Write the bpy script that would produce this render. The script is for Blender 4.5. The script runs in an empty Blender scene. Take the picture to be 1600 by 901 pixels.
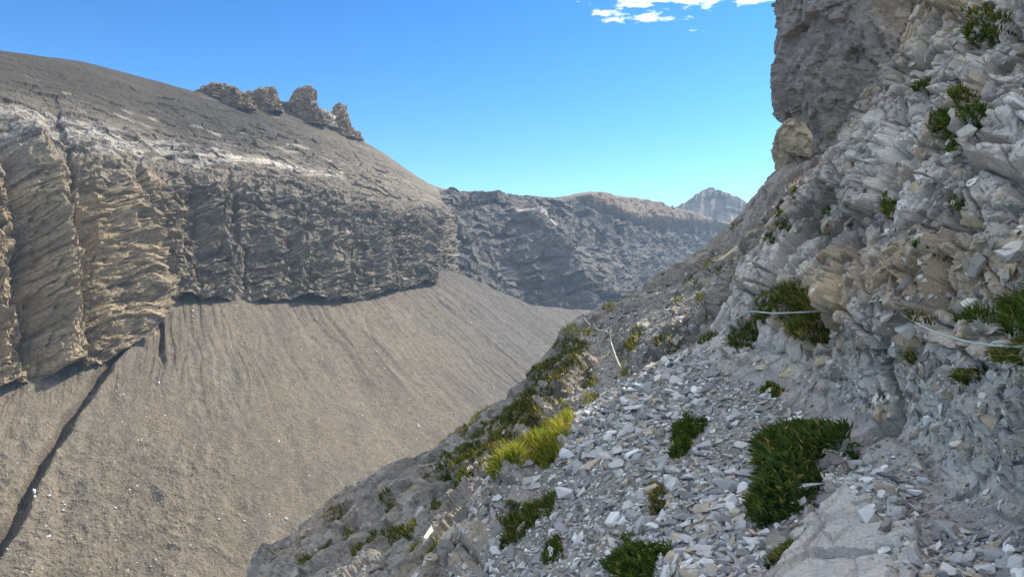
import bpy, bmesh, math, random
import numpy as np
from mathutils import Vector, Matrix

# ------------------------------------------------------------------ camera, sky, sun, exposure
scene = bpy.context.scene
COL = scene.collection
F = 1142.0            # focal length in pixels of the 1600 px wide photograph
CX, CY = 800.0, 450.5
EYE = 1.6             # camera height above the path

cam_d = bpy.data.cameras.new('camera')
cam_d.sensor_width = 36.0
cam_d.lens = 36.0 * F / 1600.0
cam_d.clip_start = 0.05
cam_d.clip_end = 20000.0
cam = bpy.data.objects.new('camera', cam_d)
cam.location = (0, 0, EYE)
cam.rotation_euler = (math.radians(90), 0, 0)
COL.objects.link(cam)
scene.camera = cam

SUN_AZ, SUN_EL = 63.0, 43.5       # azimuth to the right of the view direction (+Y), elevation
saz, sel = math.radians(SUN_AZ), math.radians(SUN_EL)
SUN_DIR = Vector((math.sin(saz) * math.cos(sel), math.cos(saz) * math.cos(sel), math.sin(sel)))

world = bpy.data.worlds.new('World')
scene.world = world
world.use_nodes = True
wt = world.node_tree
wt.nodes.clear()
def wn(t, **kw):
    n = wt.nodes.new(t)
    for k, v in kw.items():
        setattr(n, k, v)
    return n
w_out = wn('ShaderNodeOutputWorld')
w_bg = wn('ShaderNodeBackground')
w_bg.inputs['Strength'].default_value = 0.10
w_sky = wn('ShaderNodeTexSky', sky_type='NISHITA', sun_disc=False)
w_sky.sun_elevation = sel
w_sky.sun_rotation = saz
w_sky.altitude = 2200.0
w_sky.air_density = 1.3
w_sky.dust_density = 0.6
w_sky.ozone_density = 2.5
# scattered clouds, laid out on a flat cloud deck high above the place
w_tc = wn('ShaderNodeTexCoord')
w_sep = wn('ShaderNodeSeparateXYZ')
wt.links.new(w_tc.outputs['Generated'], w_sep.inputs[0])
def wmath(op, a, b=None, clamp=False):
    n = wn('ShaderNodeMath', operation=op, use_clamp=clamp)
    for i, v in enumerate((a, b)):
        if v is None:
            continue
        if isinstance(v, (int, float)):
            n.inputs[i].default_value = v
        else:
            wt.links.new(v, n.inputs[i])
    return n.outputs[0]
zc = wmath('MAXIMUM', w_sep.outputs['Z'], 0.02)
cu = wmath('DIVIDE', w_sep.outputs['X'], zc)
cv = wmath('DIVIDE', w_sep.outputs['Y'], zc)
w_comb = wn('ShaderNodeCombineXYZ')
wt.links.new(cu, w_comb.inputs[0]); wt.links.new(cv, w_comb.inputs[1])
def wnoise(scale, detail, rough, off):
    m = wn('ShaderNodeMapping'); m.inputs['Location'].default_value = off
    n = wn('ShaderNodeTexNoise'); n.inputs['Scale'].default_value = scale
    n.inputs['Detail'].default_value = detail; n.inputs['Roughness'].default_value = rough
    wt.links.new(w_comb.outputs[0], m.inputs['Vector']); wt.links.new(m.outputs[0], n.inputs['Vector'])
    return n.outputs['Fac']
detail = wnoise(3.6, 10.0, 0.66, (0.3, 0.1, 0.0))
# fair-weather clouds: unseen broken cover overhead, added as white fill for the shade, thinning out to clear sky a little above the ridges
rr = wmath('SQRT', wmath('ADD', wmath('MULTIPLY', cu, cu), wmath('MULTIPLY', cv, cv)))
edge = wmath('ADD', rr, wmath('MULTIPLY', wmath('ABSOLUTE', wmath('SUBTRACT', cu, 0.6)), 0.62))
cover = wmath('MULTIPLY', wmath('SUBTRACT', 2.86, edge), 0.6)
cover = wmath('MINIMUM', wmath('MAXIMUM', cover, -0.5), 0.085)
cf = wmath('ADD', detail, cover)
cmask = wmath('MULTIPLY', wmath('SUBTRACT', cf, 0.535), 10.0, clamp=True)
w_hsv = wn('ShaderNodeHueSaturation')
w_hsv.inputs['Saturation'].default_value = 1.22
w_hsv.inputs['Value'].default_value = 1.0
w_mix = wn('ShaderNodeMixRGB')
w_mix.inputs[2].default_value = (11.5, 11.4, 11.2, 1)
wt.links.new(cmask, w_mix.inputs[0])
w_n = wn('ShaderNodeVectorMath', operation='SCALE'); w_n.inputs['Scale'].default_value = 1 / 4.6
w_g = wn('ShaderNodeGamma'); w_g.inputs['Gamma'].default_value = 1.45
w_m = wn('ShaderNodeVectorMath', operation='SCALE'); w_m.inputs['Scale'].default_value = 4.2
wt.links.new(w_sky.outputs[0], w_n.inputs[0]); wt.links.new(w_n.outputs[0], w_g.inputs['Color']); wt.links.new(w_g.outputs[0], w_m.inputs[0])
wt.links.new(w_m.outputs[0], w_hsv.inputs['Color']); wt.links.new(w_hsv.outputs[0], w_mix.inputs[1])
wt.links.new(w_mix.outputs[0], w_bg.inputs['Color'])
wt.links.new(w_bg.outputs[0], w_out.inputs['Surface'])

sun_d = bpy.data.lights.new('sun', 'SUN')
sun_d.energy = 3.8
sun_d.angle = math.radians(0.53)
sun_d.color = (1.0, 0.91, 0.77)
sun = bpy.data.objects.new('sun', sun_d)
sun.rotation_euler = SUN_DIR.to_track_quat('Z', 'Y').to_euler()
sun.location = (60, 50, 80)
COL.objects.link(sun)

scene.view_settings.view_transform = 'Standard'
scene.view_settings.look = 'None'
scene.view_settings.gamma = 1.0
scene.view_settings.exposure = 1.1
scene.render.engine = 'CYCLES'
scene.cycles.max_bounces = 6
scene.cycles.volume_bounces = 1
scene.cycles.use_denoising = True
scene.cycles.use_adaptive_sampling = True
scene.cycles.adaptive_threshold = 0.01

rng = np.random.default_rng(7)
random.seed(7)

# ------------------------------------------------------------------ noise in numpy
def _hash(ix, iy, iz, seed):
    h = (ix.astype(np.uint32) * np.uint32(374761393)) ^ (iy.astype(np.uint32) * np.uint32(668265263)) \
        ^ (iz.astype(np.uint32) * np.uint32(2147483647 - 57)) ^ np.uint32((seed * 2654435761) & 0xffffffff)
    h ^= h >> np.uint32(15); h *= np.uint32(2246822519)
    h ^= h >> np.uint32(13); h *= np.uint32(3266489917)
    h ^= h >> np.uint32(16)
    return h

def noise(p, seed=0):
    """gradient noise, about -1..1; p is (n,3)"""
    i = np.floor(p).astype(np.int64)
    f = (p - i).astype(np.float32)
    w = f * f * f * (f * (f * 6 - 15) + 10)
    out = None
    acc = []
    for dx in (0, 1):
        for dy in (0, 1):
            for dz in (0, 1):
                h = _hash(i[:, 0] + dx, i[:, 1] + dy, i[:, 2] + dz, seed)
                gx = (h & np.uint32(1023)).astype(np.float32) * (2 / 1023.) - 1
                gy = ((h >> np.uint32(10)) & np.uint32(1023)).astype(np.float32) * (2 / 1023.) - 1
                gz = ((h >> np.uint32(20)) & np.uint32(1023)).astype(np.float32) * (2 / 1023.) - 1
                acc.append(gx * (f[:, 0] - dx) + gy * (f[:, 1] - dy) + gz * (f[:, 2] - dz))
    wx, wy, wz = w[:, 0], w[:, 1], w[:, 2]
    l = lambda a, b, t: a + (b - a) * t
    x00 = l(acc[0], acc[4], wx); x01 = l(acc[1], acc[5], wx)
    x10 = l(acc[2], acc[6], wx); x11 = l(acc[3], acc[7], wx)
    return l(l(x00, x10, wy), l(x01, x11, wy), wz) * 1.2

def fbm(p, octv=4, seed=0, gain=0.5, lac=2.03):
    a, s, t = 1.0, 0.0, 0.0
    q = p
    for o in range(octv):
        s = s + a * noise(q, seed + o * 17)
        t += a; a *= gain; q = q * lac + 13.7
    return s / t

def ridged(p, octv=4, seed=0, gain=0.5):
    a, s, t = 1.0, 0.0, 0.0
    q = p
    for o in range(octv):
        s = s + a * (1 - 2 * np.abs(noise(q, seed + o * 31)))
        t += a; a *= gain; q = q * 2.07 + 5.3
    return s / t

def blocks(p, seed=0, tilt=0.6, full=False):
    """angular fractured blocks: every cell a plane of its own height and tilt. returns height, crack (F2-F1), cell random"""
    b = np.floor(p).astype(np.int64) - 1 if full else np.floor(p - 0.5).astype(np.int64)
    rg = (0, 1, 2) if full else (0, 1)
    n = len(p)
    f1 = np.full(n, 9.0, np.float32); f2 = np.full(n, 9.0, np.float32)
    hh = np.zeros(n, np.float32); rr = np.zeros(n, np.float32)
    for dx in rg:
        for dy in rg:
            for dz in rg:
                c = b + np.array((dx, dy, dz))
                h = _hash(c[:, 0], c[:, 1], c[:, 2], seed)
                r1 = (h & np.uint32(1023)).astype(np.float32) / 1023.
                r2 = ((h >> np.uint32(10)) & np.uint32(1023)).astype(np.float32) / 1023.
                r3 = ((h >> np.uint32(20)) & np.uint32(1023)).astype(np.float32) / 1023.
                vx = p[:, 0] - (c[:, 0] + 0.15 + 0.7 * r1)
                vy = p[:, 1] - (c[:, 1] + 0.15 + 0.7 * r2)
                vz = p[:, 2] - (c[:, 2] + 0.15 + 0.7 * r3)
                d = np.sqrt(vx * vx + vy * vy + vz * vz).astype(np.float32)
                h2 = _hash(c[:, 0], c[:, 1], c[:, 2], seed + 99)
                g1 = (h2 & np.uint32(1023)).astype(np.float32) / 511.5 - 1
                g2 = ((h2 >> np.uint32(10)) & np.uint32(1023)).astype(np.float32) / 511.5 - 1
                g3 = ((h2 >> np.uint32(20)) & np.uint32(1023)).astype(np.float32) / 511.5 - 1
                val = (r1 + r2 + r3 - 1.5) * 0.9 + tilt * (g1 * vx + g2 * vy + g3 * vz)
                new = d < f1
                f2 = np.where(new, f1, np.minimum(f2, d))
                f1 = np.where(new, d, f1)
                hh = np.where(new, val, hh)
                rr = np.where(new, r3, rr)
    return hh, f2 - f1, rr

def sstep(a, b, x):
    t = np.clip((x - a) / (b - a), 0, 1)
    return t * t * (3 - 2 * t)

def interp(pts, x):
    a = np.array(pts, float)
    o = np.argsort(a[:, 0])
    return np.interp(x, a[o, 0], a[o, 1])

def poly_sd(px, py, poly):
    """signed distance in pixels, positive inside"""
    poly = np.array(poly, float)
    n = len(poly)
    d = np.full(px.shape, 1e9)
    ins = np.zeros(px.shape, bool)
    for i in range(n):
        x0, y0 = poly[i]; x1, y1 = poly[(i + 1) % n]
        ex, ey = x1 - x0, y1 - y0
        t = np.clip(((px - x0) * ex + (py - y0) * ey) / (ex * ex + ey * ey + 1e-9), 0, 1)
        d = np.minimum(d, np.hypot(px - x0 - t * ex, py - y0 - t * ey))
        if y0 != y1:
            c = ((y0 > py) != (y1 > py)) & (px < (x1 - x0) * (py - y0) / (y1 - y0) + x0)
            ins ^= c
    return np.where(ins, d, -d)

def line_sd(px, py, line):
    """distance to a polyline and the side (positive to the right of travel)"""
    line = np.array(line, float)
    d = np.full(px.shape, 1e9); s = np.ones(px.shape)
    for i in range(len(line) - 1):
        x0, y0 = line[i]; x1, y1 = line[i + 1]
        ex, ey = x1 - x0, y1 - y0
        t = np.clip(((px - x0) * ex + (py - y0) * ey) / (ex * ex + ey * ey + 1e-9), 0, 1)
        dd = np.hypot(px - x0 - t * ex, py - y0 - t * ey)
        sd = np.sign(ex * (py - y0) - ey * (px - x0))
        n = dd < d
        d = np.where(n, dd, d); s = np.where(n, sd, s)
    return d, s

def rays(px, py):
    return np.stack([(px - CX) / F, np.ones_like(px), (CY - py) / F], -1)

def tps(ctrl):
    """smooth surface through control points (pixel x, pixel y, distance): interpolates 1/distance, so planes stay planes"""
    c = np.array(ctrl, float)
    xy = c[:, :2] / 500.0; v = 1.0 / c[:, 2]
    n = len(c)
    def U(r2):
        return 0.5 * r2 * np.log(r2 + 1e-12)
    K = U(((xy[:, None] - xy[None]) ** 2).sum(-1)) + np.eye(n) * 2e-3
    Pm = np.hstack([np.ones((n, 1)), xy])
    A = np.zeros((n + 3, n + 3)); A[:n, :n] = K; A[:n, n:] = Pm; A[n:, :n] = Pm.T
    w = np.linalg.solve(A, np.concatenate([v, np.zeros(3)]))
    def f(px, py):
        sh = px.shape
        x = px.ravel() / 500.0; y = py.ravel() / 500.0
        out = w[n] + w[n + 1] * x + w[n + 2] * y
        for i in range(n):
            out = out + w[i] * U((x - xy[i, 0]) ** 2 + (y - xy[i, 1]) ** 2)
        return (1.0 / np.clip(out, 0.012, 1.2)).reshape(sh)
    return f

def grid_normals(P):
    du = np.gradient(P, axis=1); dv = np.gradient(P, axis=0)
    n = np.cross(du, dv)
    n /= np.linalg.norm(n, axis=-1, keepdims=True) + 1e-12
    return n

def relax(d, n):
    """soften one-sample steps of a displacement grid so that ledges do not turn into saw teeth"""
    for _ in range(n):
        p = np.pad(d, 1, mode='edge')
        d = (p[:-2, 1:-1] + 2 * p[1:-1, 1:-1] + p[2:, 1:-1]) / 4
        p = np.pad(d, 1, mode='edge')
        d = (p[1:-1, :-2] + 2 * p[1:-1, 1:-1] + p[1:-1, 2:]) / 4
    return d

# ------------------------------------------------------------------ scene helpers
def tag(o, label=None, cat=None, group=None, kind=None):
    if label: o['label'] = label
    if cat: o['category'] = cat
    if group: o['group'] = group
    if kind: o['kind'] = kind
    return o

def empty(name, loc):
    o = bpy.data.objects.new(name, None)
    o.location = loc
    o.empty_display_size = 0.1
    COL.objects.link(o)
    return o

def mesh_np(name, V, faces, mat, parent=None, smooth=False, cols=None):
    """faces: (n,k) int array; cols: per-vertex albedo"""
    V = np.ascontiguousarray(V, np.float32); faces = np.ascontiguousarray(faces, np.int32)
    me = bpy.data.meshes.new(name)
    n, k = faces.shape
    me.vertices.add(len(V)); me.vertices.foreach_set('co', V.ravel())
    me.loops.add(n * k); me.loops.foreach_set('vertex_index', faces.ravel())
    me.polygons.add(n)
    me.polygons.foreach_set('loop_start', np.arange(0, n * k, k, dtype=np.int32))
    me.polygons.foreach_set('use_smooth', np.full(n, smooth, bool))
    me.update(calc_edges=True)
    if cols is not None:
        at = me.color_attributes.new('albedo', 'FLOAT_COLOR', 'POINT')
        c4 = np.ones((len(V), 4), np.float32); c4[:, :3] = cols
        at.data.foreach_set('color', c4.ravel())
    me.materials.append(mat)
    o = bpy.data.objects.new(name, me)
    if parent is not None:
        o.parent = parent
    COL.objects.link(o)
    return o

def grid_faces(R, C):
    a = np.arange(R * C).reshape(R, C)
    return np.stack([a[:-1, :-1], a[1:, :-1], a[1:, 1:], a[:-1, 1:]], -1).reshape(-1, 4)

# ------------------------------------------------------------------ materials
def rock_material(name, scale, bump=0.5, bump_dist=0.02, attr='albedo', var=0.35, rough=0.92, use_random=False,
                  base=(0.3, 0.3, 0.3), dark=None):
    """albedo from the mesh (mineral colour), grain and fine relief from noise in object space"""
    m = bpy.data.materials.new(name)
    m.use_nodes = True
    nt = m.node_tree; N = nt.nodes; L = nt.links
    bs = N['Principled BSDF']
    bs.inputs['Roughness'].default_value = rough
    bs.inputs['Specular IOR Level'].default_value = 0.25
    tc = N.new('ShaderNodeTexCoord')
    n1 = N.new('ShaderNodeTexNoise'); n1.inputs['Scale'].default_value = scale
    n1.inputs['Detail'].default_value = 8; n1.inputs['Roughness'].default_value = 0.7
    n2 = N.new('ShaderNodeTexVoronoi'); n2.inputs['Scale'].default_value = scale * 1.7
    n2.feature = 'F1'
    L.new(tc.outputs['Object'], n1.inputs['Vector']); L.new(tc.outputs['Object'], n2.inputs['Vector'])
    if attr:
        at = N.new('ShaderNodeAttribute'); at.attribute_name = attr
        col = at.outputs['Color']
    else:
        rgb = N.new('ShaderNodeRGB'); rgb.outputs[0].default_value = (*base, 1)
        col = rgb.outputs[0]
    if use_random:
        oi = N.new('ShaderNodeObjectInfo')
        col = oi.outputs['Color']
    mr = N.new('ShaderNodeMapRange')
    mr.inputs['From Min'].default_value = 0.25; mr.inputs['From Max'].default_value = 0.75
    mr.inputs['To Min'].default_value = 1 - var; mr.inputs['To Max'].default_value = 1 + var
    L.new(n1.outputs['Fac'], mr.inputs['Value'])
    vm = N.new('ShaderNodeVectorMath'); vm.operation = 'SCALE'
    L.new(col, vm.inputs[0]); L.new(mr.outputs[0], vm.inputs['Scale'])
    L.new(vm.outputs[0], bs.inputs['Base Color'])
    ad = N.new('ShaderNodeMath'); ad.operation = 'MULTIPLY_ADD'; ad.inputs[1].default_value = 0.5
    L.new(n2.outputs['Distance'], ad.inputs[0]); L.new(n1.outputs['Fac'], ad.inputs[2])
    bp = N.new('ShaderNodeBump'); bp.inputs['Strength'].default_value = bump; bp.inputs['Distance'].default_value = bump_dist
    L.new(ad.outputs[0], bp.inputs['Height']); L.new(bp.outputs[0], bs.inputs['Normal'])
    return m

def leaf_material(name, c0, c1, trans=0.45):
    m = bpy.data.materials.new(name)
    m.use_nodes = True
    nt = m.node_tree; N = nt.nodes; L = nt.links
    N.remove(N['Principled BSDF'])
    out = N['Material Output']
    at = N.new('ShaderNodeAttribute'); at.attribute_name = 'albedo'
    df = N.new('ShaderNodeBsdfDiffuse'); tr = N.new('ShaderNodeBsdfTranslucent'); mx = N.new('ShaderNodeMixShader')
    mx.inputs[0].default_value = trans
    br = N.new('ShaderNodeVectorMath'); br.operation = 'MULTIPLY'; br.inputs[1].default_value = (1.7, 1.5, 0.6)
    L.new(at.outputs['Color'], df.inputs['Color']); L.new(at.outputs['Color'], br.inputs[0]); L.new(br.outputs[0], tr.inputs['Color'])
    L.new(df.outputs[0], mx.inputs[1]); L.new(tr.outputs[0], mx.inputs[2]); L.new(mx.outputs[0], out.inputs['Surface'])
    return m

def plain_material(name, col, rough=0.6):
    m = bpy.data.materials.new(name)
    m.use_nodes = True
    nt = m.node_tree; N = nt.nodes; L = nt.links
    bs = N['Principled BSDF']; bs.inputs['Roughness'].default_value = rough
    no = N.new('ShaderNodeTexNoise'); no.inputs['Scale'].default_value = 60; no.inputs['Detail'].default_value = 4
    tc = N.new('ShaderNodeTexCoord'); L.new(tc.outputs['Object'], no.inputs['Vector'])
    rp = N.new('ShaderNodeValToRGB')
    rp.color_ramp.elements[0].color = (*[c * 0.6 for c in col], 1); rp.color_ramp.elements[1].color = (*[min(1, c * 1.3) for c in col], 1)
    L.new(no.outputs['Fac'], rp.inputs[0]); L.new(rp.outputs[0], bs.inputs['Base Color'])
    return m

M_NEAR = rock_material('limestone_near', 42.0, bump=0.9, bump_dist=0.008, var=0.38)
M_SPUR = rock_material('limestone_spur', 7.0, bump=1.0, bump_dist=0.07, var=0.5)
M_TOWER = rock_material('dark_limestone', 5.0, bump=0.9, bump_dist=0.08, var=0.3)
M_MTN = rock_material('mountain_rock', 0.45, bump=0.9, bump_dist=0.9, var=0.4)
M_FAN = rock_material('shale_scree', 0.8, bump=1.0, bump_dist=0.8, var=0.38)
M_FAR = rock_material('far_rock', 0.12, bump=0.9, bump_dist=3.0, var=0.3)
M_STONE = rock_material('loose_stone', 14.0, bump=0.5, bump_dist=0.01, var=0.25, use_random=True, attr=None)
M_STONES = rock_material('stones', 14.0, bump=0.5, bump_dist=0.01, var=0.25)
M_GRASS = leaf_material('grass', (0.05, 0.09, 0.02), (0.1, 0.12, 0.03))
M_ROPE = plain_material('rope', (0.42, 0.50, 0.45), 0.7)
M_ROPE_PALE = plain_material('pale_rope', (0.62, 0.58, 0.50), 0.8)
M_WOOD = plain_material('weathered_wood', (0.45, 0.40, 0.33), 0.85)
M_METAL = plain_material('steel', (0.25, 0.25, 0.26), 0.45)

def C3(*c):
    return np.array(c, np.float32)
def blend(a, b, m):
    return a + (b - a) * m[..., None]

# ------------------------------------------------------------------ valley ground under everything
def build_ground():
    R, C = 60, 60
    r = np.concatenate([[0], np.geomspace(40, 4000, R - 1)])
    a = np.linspace(0, 2 * np.pi, C)
    rr, aa = np.meshgrid(r, a, indexing='ij')
    V = np.stack([rr * np.cos(aa), rr * np.sin(aa), np.full_like(rr, -170.0)], -1).reshape(-1, 3)
    V[:, 2] += fbm(V / 300.0, 4, 3) * 12
    cols = np.ones((len(V), 3), np.float32) * C3(0.19, 0.175, 0.15)
    o = mesh_np('ground', V, grid_faces(R, C), M_FAN, smooth=True, cols=cols)
    tag(o, 'stony grey valley floor deep below the slopes', 'ground', kind='structure')
build_ground()

# ------------------------------------------------------------------ scree fan and the mountain on the left
HX, HY = 0.75, -0.66           # the mountain side faces right and towards us
def plane_depth(px, py, P0, theta):
    n = np.array([math.sin(theta) * HX, math.sin(theta) * HY, math.cos(theta)])
    return (P0 @ n) / (rays(px, py) @ n)
FAN_P0 = np.array([-122.6, 400.0, -3.5])
FAN_T = math.radians(33.0)
BASE = [(-200, 660), (0, 600), (100, 572), (150, 560), (195, 525), (212, 495), (235, 458), (300, 461), (380, 463), (450, 462), (520, 465),
        (560, 461), (600, 449), (640, 440), (668, 431), (720, 440), (770, 463), (830, 489), (900, 497), (1100, 505)]
RIDGE = [(-200, 62), (0, 79), (60, 88), (130, 97), (200, 115), (250, 128), (300, 143), (360, 152), (430, 166), (460, 176), (500, 188), (548, 207),
         (600, 240), (640, 268), (670, 287), (690, 294), (715, 297), (740, 304)]
TOP = [(-200, 285), (0, 268), (100, 270), (200, 282), (300, 290), (400, 300), (500, 312), (560, 330), (620, 342), (680, 335), (740, 335)]
GULLY = [(214, 512), (190, 545), (150, 600), (110, 665), (70, 735), (40, 800), (0, 868), (-60, 960), (-120, 1060)]

def fan_depth(px, py):
    return plane_depth(px, py, FAN_P0, FAN_T)

def rill_coord(px, py):
    s = px.copy()
    for _ in range(8):
        k = np.interp(s, [-200, 250, 350, 480, 650, 900], [-0.75, -0.02, 0.33, 0.75, 1.15, 1.5])
        s = 0.5 * s + 0.5 * (px - k * (py - 455))
    return s

def build_fan():
    C, R = 470, 370
    xs = np.linspace(-190, 1090, C)
    v = np.linspace(0, 1, R) ** 1.0
    px = np.repeat(xs[None], R, 0)
    yb = interp(BASE, xs) - 12
    py = yb[None] + v[:, None] * (1040 - yb)[None]
    D = fan_depth(px, py)
    P = rays(px, py) * D[..., None]
    sh = px.shape
    n = np.array([math.sin(FAN_T) * HX, math.sin(FAN_T) * HY, math.cos(FAN_T)])
    s = rill_coord(px, py)
    flat = lambda a: a.reshape(-1)
    q = np.stack([flat(s) / 46.0, flat(py) / 260.0, np.zeros(s.size)], -1)
    down = sstep(455, 560, flat(py))
    warp = fbm(P.reshape(-1, 3) / 35.0, 3, 5)
    q[:, 0] += warp * 0.5
    rill = ridged(q, 3, 21) * 0.9
    q2 = q * np.array([3.1, 2.2, 1.0])
    rill2 = fbm(q2, 3, 31)
    pos = P.reshape(-1, 3)
    lump = fbm(pos / 22.0, 4, 41); fine = fbm(pos / 3.5, 4, 43)
    lowleft = sstep(480, 250, flat(px)) * sstep(600, 760, flat(py))      # hummocky earth low on the left
    hum = ridged(pos / 9.0, 4, 47)
    patchy = sstep(-0.25, 0.35, fbm(pos / 70.0, 3, 45))
    disp = rill * 1.3 * (0.15 + 0.85 * patchy) + rill2 * 0.8 * patchy + lump * 1.5 + fine * 0.45 + fbm(pos / 1.2, 3, 46) * 0.2 + hum * 2.6 * lowleft
    cn = fbm(np.stack([flat(s) / 24.0 + warp * 0.5, flat(py) / 190.0, np.zeros(s.size)], -1), 3, 37)
    headz = sstep(760, 520, flat(py)) 
    chan = np.exp(-(cn / 0.055) ** 2) * (0.25 + 0.75 * headz) * sstep(-0.1, 0.3, fbm(pos / 40.0, 3, 39) + 0.12)
    lev = np.exp(-((np.abs(cn) - 0.14) / 0.06) ** 2) * headz
    disp += -chan * 0.75 * (0.35 + 0.65 * patchy) + lev * 0.3
    coarse = sstep(0.05, 0.4, fbm(np.stack([flat(s) / 15.0, flat(py) / 90.0, np.ones(s.size)], -1), 4, 38) + 0.25 * lump)
    # the gully along the fan's left edge and a narrow channel near its head
    gw = fbm(pos / 16.0, 4, 44)
    d, side = line_sd(flat(px) + 12 * gw + 8 * warp, flat(py) + 6 * warp, GULLY)
    sd = d * side         # positive: left bank
    wid = 9 + 0.02 * np.clip(flat(py) - 500, 0, 600)
    cut = np.where(sd > 0, np.exp(-((sd - wid * 0.45) / (wid * 0.75)) ** 2), np.exp(-(sd / 3.5) ** 2) * 0.75)
    gl = sstep(500, 540, flat(py))
    disp -= cut * 6.8 * gl
    disp += np.exp(-((sd + 9) / 9.0) ** 2) * 1.2 * gl
    ch = [(243, 455), (247, 490), (252, 520), (250, 548), (256, 570)]
    d2, _ = line_sd(flat(px) + gw * 9, flat(py), ch)
    disp -= np.exp(-(d2 / (3.2 + 1.2 * gw)) ** 2) * 3.6 * sstep(585, 540, flat(py) + 30 * gw)
    pos = pos + n * disp[:, None]
    # colours of the shale: warm grey-tan, darker coarse streaks, pale chips
    base = np.ones((pos.shape[0], 3), np.float32) * C3(0.142, 0.118, 0.086)
    base = blend(base, C3(0.078, 0.071, 0.062), np.clip(0.15 + 2.2 * rill2 + 0.9 * lump, 0, 1) * 0.6)
    base = blend(base, C3(0.170, 0.139, 0.096), sstep(0.1, 0.55, fbm(pos / 14.0, 4, 53)) * 0.6)
    base = blend(base, C3(0.098, 0.092, 0.088), sstep(560, 800, flat(px) - 0.6 * (flat(py) - 450)) * 0.7)
    base = base * (1 + 0.30 * fbm(np.stack([flat(s) / 42.0, flat(py) / 300.0, np.full(s.size, 4.0)], -1), 3, 58))[:, None]
    base = blend(base, C3(0.080, 0.073, 0.066), np.clip(0.45 * coarse + 0.2 * chan, 0, 1))
    base = blend(base, C3(0.17, 0.14, 0.09), lowleft * sstep(-0.2, 0.4, lump) * 0.4)
    base = base * (1 + 0.45 * fine[:, None] + 0.5 * fbm(pos / 0.9, 2, 57)[:, None])
    o = mesh_np('scree_fan', pos + [0, 0, EYE], grid_faces(R, C), M_FAN, smooth=False, cols=base)
    tag(o, 'broad fan of grey-tan scree running down from the cliff foot', 'scree slope', kind='structure')
    # scattered blocks lying on the fan
    return dict(P=(pos + [0, 0, EYE]).reshape(R, C, 3), px=px, py=py)
FAN = build_fan()

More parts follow.
